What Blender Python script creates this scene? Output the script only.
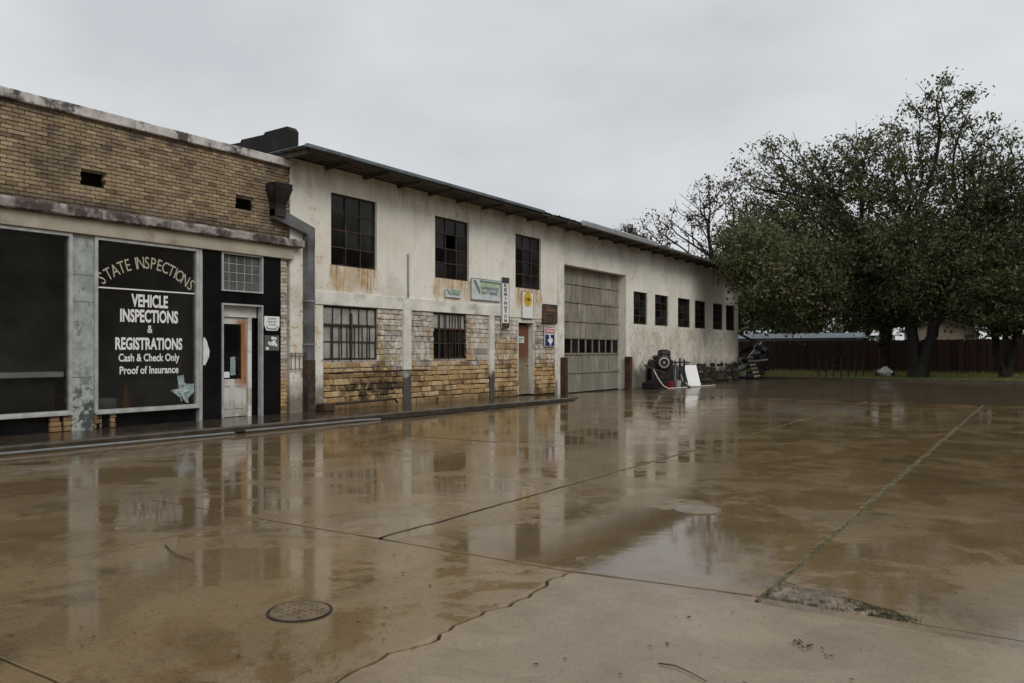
import bpy, math, random
import numpy as np
from mathutils import Vector, noise as mnoise
R = random.Random(7)
scene = bpy.context.scene
for o in list(bpy.data.objects): bpy.data.objects.remove(o)
C = scene.collection

# ------------------------------------------------------------------ camera
YAW = math.radians(33.346)
cam = bpy.data.cameras.new('camera'); camo = bpy.data.objects.new('camera', cam); C.objects.link(camo)
cam.sensor_width = 36; cam.lens = 810 / 1024 * 36; cam.shift_y = 10.5 / 1024; cam.clip_end = 2000; cam.clip_start = .05
camo.location = (0, 0, 1.45); camo.rotation_euler = (math.radians(90), 0, YAW)
scene.camera = camo
scene.render.resolution_x = 1024; scene.render.resolution_y = 683

# ------------------------------------------------------------------ overcast sky, weak soft sun
SUN_EL, SUN_AZ = math.radians(42), math.radians(112)
w = bpy.data.worlds.new('World'); scene.world = w; w.use_nodes = True
nt = w.node_tree; nt.nodes.clear()
wo = nt.nodes.new('ShaderNodeOutputWorld'); bg = nt.nodes.new('ShaderNodeBackground')
sk = nt.nodes.new('ShaderNodeTexSky'); sk.sky_type = 'NISHITA'; sk.sun_disc = False
sk.sun_elevation = SUN_EL; sk.sun_rotation = SUN_AZ; sk.dust_density = 4; sk.air_density = 1.5
hs = nt.nodes.new('ShaderNodeHueSaturation'); hs.inputs['Saturation'].default_value = .25
tc = nt.nodes.new('ShaderNodeTexCoord')
mp = nt.nodes.new('ShaderNodeMapping'); mp.inputs['Scale'].default_value = (1.2, 1.2, 3.0)
cn = nt.nodes.new('ShaderNodeTexNoise'); cn.inputs['Scale'].default_value = 1.9; cn.inputs['Detail'].default_value = 5
cr = nt.nodes.new('ShaderNodeValToRGB')
cr.color_ramp.elements[0].position = .36; cr.color_ramp.elements[0].color = (5.95, 6.12, 6.5, 1)
cr.color_ramp.elements[1].position = .68; cr.color_ramp.elements[1].color = (7.8, 8.0, 8.2, 1)
mx = nt.nodes.new('ShaderNodeMixRGB'); mx.inputs[0].default_value = .9
nt.links.new(tc.outputs['Generated'], mp.inputs[0]); nt.links.new(mp.outputs[0], cn.inputs['Vector'])
nt.links.new(cn.outputs['Fac'], cr.inputs[0]); nt.links.new(sk.outputs[0], hs.inputs['Color'])
nt.links.new(hs.outputs[0], mx.inputs[1]); nt.links.new(cr.outputs[0], mx.inputs[2])
nt.links.new(mx.outputs[0], bg.inputs[0]); bg.inputs[1].default_value = .1
nt.links.new(bg.outputs[0], wo.inputs[0])
sl = bpy.data.lights.new('sun', 'SUN'); sl.energy = 1.3; sl.angle = math.radians(30); sl.color = (1, .97, .92)
so = bpy.data.objects.new('sun', sl); C.objects.link(so)
sd = Vector((math.sin(SUN_AZ) * math.cos(SUN_EL), math.cos(SUN_AZ) * math.cos(SUN_EL), math.sin(SUN_EL)))
so.rotation_euler = sd.to_track_quat('Z', 'Y').to_euler(); so.location = sd * 40
vs = scene.view_settings; vs.view_transform = 'Standard'; vs.look = 'None'; vs.gamma = 1; vs.exposure = 0; vs.use_curve_mapping = False
scene.render.engine = 'CYCLES'

# ------------------------------------------------------------------ material helper
class NT:
    def __init__(s, name):
        s.m = bpy.data.materials.new(name); s.m.use_nodes = True; s.t = s.m.node_tree; s.t.nodes.clear()
        s.out = s.n('ShaderNodeOutputMaterial'); s.b = s.n('ShaderNodeBsdfPrincipled')
        s.l(s.b.outputs[0], s.out.inputs[0]); s._pos = None
    def n(s, ty): return s.t.nodes.new(ty)
    def l(s, a, b): s.t.links.new(a, b)
    def put(s, sock, v):
        if isinstance(v, bpy.types.NodeSocket): s.l(v, sock)
        elif isinstance(v, (tuple, list)): sock.default_value = (*v, 1) if len(v) == 3 and sock.type == 'RGBA' else v
        else:
            if sock.type == 'RGBA': sock.default_value = (v, v, v, 1)
            else: sock.default_value = v
    @property
    def pos(s):
        if s._pos is None: s._pos = s.n('ShaderNodeNewGeometry')
        return s._pos.outputs['Position']
    def xyz(s):
        k = s.n('ShaderNodeSeparateXYZ'); s.l(s.pos, k.inputs[0]); return k.outputs
    def rnd(s):
        s.pos; oi = s.n('ShaderNodeObjectInfo')
        return s.math('FRACT', s.math('ADD', s._pos.outputs['Random Per Island'], oi.outputs['Random']))
    def noise(s, scale, detail=4, rough=.55, stretch=None, vec=None, dist=0):
        v = vec or s.pos
        if stretch:
            k = s.n('ShaderNodeVectorMath'); k.operation = 'MULTIPLY'; s.l(v, k.inputs[0]); k.inputs[1].default_value = stretch; v = k.outputs[0]
        k = s.n('ShaderNodeTexNoise'); k.inputs['Scale'].default_value = scale; k.inputs['Detail'].default_value = detail
        k.inputs['Roughness'].default_value = rough; k.inputs['Distortion'].default_value = dist; s.l(v, k.inputs['Vector']); return k.outputs['Fac']
    def vor(s, scale, feature='F1'):
        k = s.n('ShaderNodeTexVoronoi'); k.feature = feature; k.inputs['Scale'].default_value = scale; s.l(s.pos, k.inputs['Vector']); return k.outputs['Distance']
    def math(s, op, a, b=0.0, clamp=False):
        k = s.n('ShaderNodeMath'); k.operation = op; k.use_clamp = clamp; s.put(k.inputs[0], a); s.put(k.inputs[1], b); return k.outputs[0]
    def ss(s, v, lo, hi, a=0., b=1.):
        k = s.n('ShaderNodeMapRange'); k.interpolation_type = 'SMOOTHSTEP'; s.put(k.inputs[0], v)
        k.inputs[1].default_value = lo; k.inputs[2].default_value = hi; k.inputs[3].default_value = a; k.inputs[4].default_value = b
        return k.outputs[0]
    def band(s, v, lo, hi, soft=.05): return s.math('MULTIPLY', s.ss(v, lo - soft, lo + soft), s.ss(v, hi - soft, hi + soft, 1, 0))
    def mul(s, *a):
        r = a[0]
        for q in a[1:]: r = s.math('MULTIPLY', r, q)
        return r
    def mx(s, *a):
        r = a[0]
        for q in a[1:]: r = s.math('MAXIMUM', r, q)
        return r
    def mix(s, f, a, b, mode='MIX'):
        k = s.n('ShaderNodeMixRGB'); k.blend_type = mode; s.put(k.inputs[0], f); s.put(k.inputs[1], a); s.put(k.inputs[2], b); return k.outputs[0]
    def ramp(s, f, els, const=False):
        k = s.n('ShaderNodeValToRGB'); s.l(f, k.inputs[0]); e = k.color_ramp.elements
        if const: k.color_ramp.interpolation = 'CONSTANT'
        while len(e) < len(els): e.new(.5)
        for q, (p, c) in zip(e, els): q.position = p; q.color = (*c, 1)
        return k.outputs[0]
    def bump(s, h, strength=.3, dist=.01, normal=None):
        k = s.n('ShaderNodeBump'); k.inputs['Strength'].default_value = strength; k.inputs['Distance'].default_value = dist
        s.l(h, k.inputs['Height'])
        if normal: s.l(normal, k.inputs['Normal'])
        return k.outputs[0]
    def fin(s, col, rough=.7, normal=None, metal=0., spec=.5, ior=None):
        s.put(s.b.inputs['Base Color'], col); s.put(s.b.inputs['Roughness'], rough); s.put(s.b.inputs['Metallic'], metal)
        s.put(s.b.inputs['Specular IOR Level'], spec)
        if ior: s.b.inputs['IOR'].default_value = ior
        if normal: s.l(normal, s.b.inputs['Normal'])
        return s.m

def simple(name, col, rough=.6, metal=0., var=.25, scale=6, spec=.4, bump=.2, dirt=None):
    m = NT(name); f = m.noise(scale, 5)
    c = m.mix(m.ss(f, .3, .7), tuple(x * (1 - var) for x in col), tuple(min(1, x * (1 + var)) for x in col))
    if dirt: c = m.mix(m.mul(m.ss(m.noise(scale * .6, 6, .65), .5, .68), .8), c, dirt)
    return m.fin(c, m.ss(f, .2, .8, rough * .8, min(1, rough * 1.15)), m.bump(m.noise(scale * 8, 4), bump, .01), metal, spec)

WIN_UP = [(13.16, 14.68), (16.93, 18.46), (20.86, 22.37)]
WIN_LOW = [(12.95, 14.72), (16.89, 18.36)]

def mat_stucco():
    m = NT('whitewashed_wall'); x, y, z = m.xyz()
    big = m.noise(.55, 5); fine = m.noise(7, 6, .65); mid = m.noise(2.2, 5, .6)
    streak = m.noise(1, 5, .6, stretch=(3, 5, .35))
    c = m.mix(m.ss(big, .35, .65), (.82, .79, .705), (.70, .665, .575))
    c = m.mix(m.mul(m.ss(streak, .54, .74), .28), c, (.44, .40, .32))
    c = m.mix(m.mul(m.ss(m.noise(.9, 7, .7), .54, .64), .35), c, (.47, .44, .37))
    c = m.mix(m.mul(m.ss(m.noise(4, 3, .5), .70, .74), .6), c, (.33, .27, .19))
    # grey flecks where paint has flaked, denser low on the wall
    low = m.ss(z, 3.6, 2.0); fl = m.ss(m.noise(5.5, 7, .7), .57, .64)
    c = m.mix(m.mul(fl, m.math('ADD', m.mul(low, .65), .10)), c, (.27, .22, .17))
    c = m.mix(m.mul(m.ss(m.noise(1.6, 6, .68), .52, .62), low, .45), c, (.46, .40, .32))
    # rust runs below the steel window sills
    wob = m.math('SUBTRACT', m.noise(2.6, 6, .7), .5); yw = m.math('ADD', y, m.mul(wob, .5)); zw = m.math('ADD', z, m.mul(m.math('SUBTRACT', m.noise(1, 6, .7, stretch=(1, 5, .6)), .5), .9))
    masks = [m.mul(m.band(yw, a - .02, b + .02, .12), m.ss(z, 3.47, 3.45), m.ss(zw, 2.78, 3.05)) for a, b in WIN_UP]
    masks.append(m.mul(m.band(y, 28.9, 29.5, .12), m.band(z, -.2, 1.25, .15)))
    run = m.noise(1, 6, .7, stretch=(2, 9, .8))
    c = m.mix(m.mul(m.mx(*masks), m.ss(m.noise(3, 6, .7), .3, .6), .75), c, (.52, .40, .245))
    rm = m.mul(m.mx(*masks), m.ss(run, .42, .62))
    c = m.mix(m.mul(rm, .85), c, m.mix(m.ss(fine, .4, .6), (.47, .24, .07), (.54, .43, .27)))
    rm2 = m.mul(m.mx(*masks), m.ss(m.noise(1, 4, .6, stretch=(2, 16, .7)), .56, .66))
    c = m.mix(m.mul(rm2, .8), c, (.21, .10, .035))
    # far bay: old ochre wash showing through on the lower half, mossy foot
    farb = m.mul(m.ss(y, 28.9, 29.6), m.ss(z, 2.6, 2.35))
    c = m.mix(m.mul(farb, m.ss(m.noise(1.2, 7, .72), .42, .66), .6), c, (.42, .36, .27))
    c = m.mix(m.mul(farb, m.ss(m.noise(9, 7, .72), .54, .64), .65), c, (.22, .175, .12))
    c = m.mix(m.mul(m.ss(m.math('ADD', z, m.mul(m.math('SUBTRACT', mid, .5), 1.6)), 1.25, .5), m.ss(y, 28.9, 29.6), .85), c, (.05, .045, .03))
    lk = m.mul(m.band(y, 11.9, 12.9, .1), m.ss(m.noise(2.4, 7, .75, dist=.8), .55, .60), m.ss(z, 5.4, 4.2)); c = m.mix(m.mul(lk, .8), c, (.50, .33, .11))
    soot = m.mul(m.ss(m.math('ADD', z, m.mul(m.math('SUBTRACT', m.noise(2.2, 6, .7), .5), 1.5)), 1.1, .3), m.ss(y, 28.5, 28.0)); c = m.mix(m.mul(soot, .85), c, (.13, .11, .08))
    # water marks below the eave
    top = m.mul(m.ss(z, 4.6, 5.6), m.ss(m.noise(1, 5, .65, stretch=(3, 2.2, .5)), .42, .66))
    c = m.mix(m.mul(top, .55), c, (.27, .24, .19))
    # hairline cracks
    ck = m.ss(m.vor(.55, 'DISTANCE_TO_EDGE'), .0, .006, 1, 0)
    c = m.mix(m.mul(ck, m.ss(big, .45, .6), .6), c, (.36, .22, .08))
    nb = m.bump(m.math('ADD', fine, m.mul(fl, -.4)), .35, .012)
    return m.fin(c, .72, nb, spec=.3)
def mat_block():
    m = NT('limestone_block'); x, y, z = m.xyz(); r = m.rnd()
    fine = m.noise(14, 6, .65); big = m.noise(1.1, 4)
    yel = m.ramp(r, [(0, (.44, .28, .12)), (.25, (.54, .37, .175)), (.45, (.31, .185, .085)), (.7, (.62, .47, .27)), (.88, (.46, .29, .13)), (1, (.18, .115, .065))])
    pale = m.ramp(r, [(0, (.40, .36, .30)), (.3, (.62, .58, .51)), (.55, (.50, .41, .29)), (.8, (.30, .27, .235)), (1, (.66, .63, .56))])
    zz = m.math('ADD', z, m.mul(m.math('SUBTRACT', m.noise(1.7, 6, .68), .5), 2.0))
    c = m.mix(m.ss(zz, .9, 1.35), yel, pale)
    under = m.mx(*[m.mul(m.band(y, a - .1, b + .25, .12), m.ss(z, 2.6, 2.2)) for a, b in WIN_LOW], m.mul(m.band(y, 19.8, 21, .15), m.ss(z, 2.1, 1.7)))
    c = m.mix(m.mul(under, .8), c, yel)
    c = m.mix(m.mul(m.ss(fine, .50, .64), .55), c, (.17, .11, .06))
    gr = m.mul(m.ss(m.noise(2.3, 7, .75), .50, .62), m.ss(zz, 1.5, .9))
    c = m.mix(m.mul(gr, .75), c, (.05, .035, .02))
    bs = m.mul(m.band(y, 13.5, 15.5, .25), m.band(z, .25, .8, .15), m.ss(m.noise(3.4, 6, .7), .42, .54)); c = m.mix(m.mul(bs, .9), c, (.02, .016, .012))
    gk = m.mul(m.ss(m.noise(4.2, 8, .78), .50, .58), m.ss(zz, .85, 1.3), m.ss(m.noise(.9, 3), .36, .56))
    c = m.mix(m.mul(gk, .85), c, (.12, .11, .095))
    wp = m.mul(m.ss(m.noise(2.6, 7, .74), .53, .58), m.ss(zz, .9, 1.4)); c = m.mix(m.mul(wp, .75), c, (.70, .67, .60))
    c = m.mix(m.mul(m.ss(z, .42, .12), .6), c, (.10, .065, .03))
    return m.fin(c, .7, m.bump(fine, .5, .012), spec=.3)
def mat_brick():
    m = NT('tan_brick'); r = m.rnd(); fine = m.noise(30, 5, .65); big = m.noise(.9, 5, .6); x, y, z = m.xyz()
    c = m.ramp(r, [(0, (.27, .20, .12)), (.2, (.37, .28, .17)), (.4, (.21, .15, .09)), (.6, (.44, .34, .215)), (.75, (.30, .225, .14)), (.9, (.34, .25, .18)), (1, (.13, .095, .065))])
    c = m.mix(m.mul(m.ss(fine, .5, .7), .35), c, (.12, .08, .045))
    c = m.mix(m.mul(m.ss(big, .46, .66), .55), c, (.085, .068, .05)); c = m.mix(m.mul(m.ss(m.noise(3.5, 6, .7), .55, .65), .4), c, (.07, .055, .042)); c = m.mix(m.mul(m.ss(m.noise(.7, 4), .55, .7), .35), c, (.40, .32, .23))
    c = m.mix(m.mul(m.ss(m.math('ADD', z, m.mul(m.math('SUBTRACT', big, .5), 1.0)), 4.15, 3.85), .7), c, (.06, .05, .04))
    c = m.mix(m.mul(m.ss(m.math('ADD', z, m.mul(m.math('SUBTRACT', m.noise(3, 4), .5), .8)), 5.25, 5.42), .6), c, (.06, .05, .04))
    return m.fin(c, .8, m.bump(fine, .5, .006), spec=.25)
def mat_milky(name, a, b):
    m = NT(name); n = m.noise(2.2, 5, .6); return m.fin(m.mix(m.ss(n, .35, .65), a, b), .25, spec=.5)
def mat_coping():
    m = NT('weathered_cement'); x, y, z = m.xyz(); st = m.noise(1, 7, .74, stretch=(4, 3.2, 2.6)); b = m.noise(1.6, 6, .68)
    c = m.mix(m.ss(st, .4, .62), (.60, .57, .54), (.40, .365, .345)); c = m.mix(m.mul(m.ss(z, 4.6, 4.2), .8), c, m.mix(m.ss(m.noise(5, 6, .7), .4, .6), (.36, .32, .30), (.17, .14, .13)))
    c = m.mix(m.mul(m.ss(m.math('ADD', b, m.mul(m.ss(z, 4.5, 3.9), .07)), .5, .6), m.ss(st, .34, .5), .92), c, (.055, .043, .04))
    return m.fin(c, .75, m.bump(st, .5, .02), spec=.3)
def mat_lot():
    m = NT('wet_concrete'); x, y, z = m.xyz(); r = m.rnd()
    big = m.noise(.35, 5, .6); mid = m.noise(1.3, 6, .65); fine = m.noise(22, 6, .7); film = m.noise(.6, 4, .55, stretch=(1, .55, 1))
    c = m.mix(m.ss(big, .33, .67), (.255, .181, .094), (.175, .123, .063))
    c = m.mix(m.mul(m.ss(mid, .45, .7), .6), c, (.095, .063, .032))
    c = m.mix(.35, c, m.ramp(r, [(0, (.16, .11, .05)), (.5, (.21, .146, .07)), (1, (.105, .07, .034))]))
    blot = m.ss(m.noise(.8, 6, .62, dist=1.2), .56, .66); c = m.mix(m.mul(blot, .5), c, (.072, .05, .028))
    fg = m.mul(m.ss(x, -2.63, -2.61), m.ss(y, 4.70, 4.68))            # the paler patch pour next to the camera
    c = m.mix(m.mul(fg, .75), c, m.mix(m.ss(mid, .35, .7), (.30, .23, .14), (.215, .158, .09)))
    grit = m.noise(70, 3, .6); c = m.mix(m.mul(m.ss(grit, .58, .68), .45), c, (.05, .034, .02)); c = m.mix(m.mul(m.ss(grit, .42, .34), .35), c, (.30, .24, .16))
    c = m.mix(m.mul(m.ss(fine, .54, .7), .45), c, (.06, .04, .022))
    tyre = m.mul(m.band(m.math('ADD', x, m.mul(m.noise(.5, 3), .8)), -3.25, -3.02, .06), m.ss(m.noise(2, 6, .7), .42, .6)); c = m.mix(m.mul(tyre, .3), c, (.05, .04, .03))
    c = m.mix(m.mul(m.ss(m.noise(2.6, 5, .6, dist=1.5), .66, .74), .35), c, (.20, .165, .11))
    # standing water: one puddle on the sunken slab and thin film elsewhere
    px = m.math('SUBTRACT', x, -2.75); py = m.math('SUBTRACT', y, 5.75)
    d2 = m.math('SQRT', m.math('ADD', m.mul(px, px, .9), m.mul(py, py, .55)))
    d2 = m.math('ADD', d2, m.mul(m.math('ADD', m.math('SUBTRACT', m.noise(1.6, 5, .6), .5), m.mul(m.math('SUBTRACT', m.noise(6, 6, .72), .5), .9)), 2.9))
    pud = m.mul(m.ss(d2, 1.2, .95), m.ss(y, 4.70, 4.78), m.band(x, -4.35, -1.38, .05))
    wet = m.ss(m.noise(.95, 8, .72, dist=.5), .45, .53)                     # standing film against merely damp concrete
    rough = m.math('ADD', m.ss(wet, 0, 1, .17, .028), m.ss(film, .36, .66, 0, .05))
    c = m.mix(m.mul(wet, .38), c, m.mix(1, c, (.62, .56, .50), 'MULTIPLY'))
    rough = m.mix(m.ss(y, 6, 11), m.mix(fg, rough, .20), m.mul(rough, .75))
    rough = m.math('ADD', rough, m.mul(m.ss(mid, .58, .75), .10))
    rough = m.mix(m.mul(pud, .9), rough, .04)
    c = m.mix(m.mul(pud, .35), c, (.09, .07, .05))
    h = m.math('ADD', m.mul(fine, .5), m.mul(m.noise(6, 4, .6), 2.2))
    dry = m.ss(pud, 0, 1, 1, .3)
    k = m.n('ShaderNodeBump'); k.inputs['Distance'].default_value = .004; m.l(h, k.inputs['Height']); m.put(k.inputs['Strength'], m.mul(dry, m.ss(wet, 0, 1, .22, .10)))
    return m.fin(c, rough, k.outputs[0], spec=.5, ior=1.4)
def mat_leaf(name, a, b, brown):
    m = NT(name); r = m.rnd(); n = m.noise(.35, 3)
    c = m.mix(m.ss(m.math('ADD', m.mul(r, .6), m.mul(n, .5)), .3, .8), a, b)
    c = m.mix(m.ss(r, .93, .96), c, brown)
    t = m.n('ShaderNodeBsdfTranslucent'); m.put(t.inputs[0], c); mixs = m.n('ShaderNodeMixShader'); mixs.inputs[0].default_value = .25
    m.fin(c, .55, spec=.3); m.l(m.b.outputs[0], mixs.inputs[1]); m.l(t.outputs[0], mixs.inputs[2]); m.l(mixs.outputs[0], m.out.inputs[0])
    return m.m
def mat_glass(name, tint, grime, rough=.02, refl=1.):
    m = NT(name); tr = m.n('ShaderNodeBsdfTransparent'); gl = m.n('ShaderNodeBsdfGlossy'); fr = m.n('ShaderNodeFresnel'); ms = m.n('ShaderNodeMixShader')
    tr.inputs[0].default_value = (*tint, 1); gl.inputs['Roughness'].default_value = rough; fr.inputs[0].default_value = 1.5
    m.l(m.bump(m.noise(1.5, 2), .04, .02), gl.inputs['Normal'])
    m.l(m.mul(fr.outputs[0], refl), ms.inputs[0]); m.l(tr.outputs[0], ms.inputs[1]); m.l(gl.outputs[0], ms.inputs[2])
    m2 = m.n('ShaderNodeMixShader'); d = m.n('ShaderNodeBsdfDiffuse'); d.inputs[0].default_value = (.17, .175, .175, 1)
    m.put(m2.inputs[0], m.mul(m.ss(m.noise(1.6, 6, .65), .2, .9), grime, m.ss(m.rnd(), .2, 1, .5, 1.9) if refl < 1 else 1.)); m.l(ms.outputs[0], m2.inputs[1]); m.l(d.outputs[0], m2.inputs[2])
    m.l(m2.outputs[0], m.out.inputs[0]); return m.m
def mat_rustdoor():
    m = NT('rusty_brown_paint'); x, y, z = m.xyz(); n = m.noise(2.5, 6, .65); f = m.noise(12, 5)
    zz = m.math('ADD', z, m.mul(m.math('SUBTRACT', n, .5), .7))
    c = m.mix(m.ss(zz, 1.0, 1.5), (.24, .205, .13), (.16, .062, .03))
    c = m.mix(m.mul(m.ss(f, .5, .66), .6), c, (.09, .04, .02)); return m.fin(c, .6, m.bump(f, .3, .006))
def mat_whitedoor():
    m = NT('chipped_white_door_paint'); x, y, z = m.xyz(); n = m.noise(3, 6, .65); st = m.noise(1, 6, .7, stretch=(5, 12, 1.1))
    c = m.mix(m.ss(n, .4, .65), (.60, .60, .56), (.48, .47, .42))
    d = m.math('ABSOLUTE', m.math('SUBTRACT', y, 10.87)); msk = m.mul(m.ss(m.math('ADD', d, m.mul(m.math('SUBTRACT', st, .5), .5)), .24, .06), m.band(z, .75, 2.15, .12))
    c = m.mix(m.mul(msk, .95), c, m.mix(m.ss(st, .4, .6), (.25, .09, .025), (.40, .19, .06)))
    c = m.mix(m.mul(m.ss(z, .6, .15), m.ss(n, .35, .6), .5), c, (.25, .2, .13)); return m.fin(c, .5, m.bump(n, .15, .01))
def mat_wood_door():
    m = NT('weathered_door_planks'); r = m.rnd(); x, y, z = m.xyz(); g = m.noise(1, 7, .7, stretch=(6, 22, 1.3))
    c = m.ramp(r, [(0, (.31, .285, .23)), (.3, (.26, .24, .195)), (.6, (.36, .335, .275)), (.85, (.29, .265, .21)), (1, (.23, .21, .17))])
    c = m.mix(m.mul(m.ss(g, .46, .62), .75), c, (.11, .098, .075)); c = m.mix(m.mul(m.ss(m.noise(1.5, 6, .7), .5, .65), .45), c, (.13, .115, .09))
    c = m.mix(m.mul(m.ss(z, 1.9, .3), .35), c, (.17, .17, .14)); return m.fin(c, .75, m.bump(g, .4, .01), spec=.3)
def mat_tile():
    m = NT('mottled_green_tile'); x, y, z = m.xyz(); n = m.noise(4, 8, .72); b = m.noise(1.8, 4)
    c = m.mix(m.ss(n, .38, .64), (.42, .46, .43), (.27, .305, .285)); lw = m.math('ADD', z, m.mul(m.math('SUBTRACT', b, .5), 1.0))
    c = m.mix(m.mul(m.ss(lw, 1.5, .7), m.ss(n, .44, .52), .85), c, (.05, .055, .05))  # dark marks low down paint the mirrored street into the tile colour
    c = m.mix(m.mul(m.ss(m.noise(9, 5, .7, stretch=(1, 1, .5)), .58, .63), .6), c, (.12, .10, .07)); return m.fin(c, .12, m.bump(n, .06, .01))
def mat_street():
    m = NT('wet_asphalt'); f = m.noise(40, 4); b = m.noise(.25, 5)
    c = m.mix(m.ss(b, .35, .65), (.11, .08, .045), (.065, .048, .028)); return m.fin(c, m.ss(b, .3, .6, .06, .2), m.bump(f, .3, .006))
def mat_ground():
    m = NT('damp_grass_soil'); b = m.noise(.3, 6); f = m.noise(3, 5)
    c = m.mix(m.ss(b, .35, .65), (.17, .18, .06), (.10, .105, .04)); c = m.mix(m.mul(m.ss(f, .5, .7), .6), c, (.11, .085, .05)); return m.fin(c, .9, m.bump(f, .5, .05), spec=.1)

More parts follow.
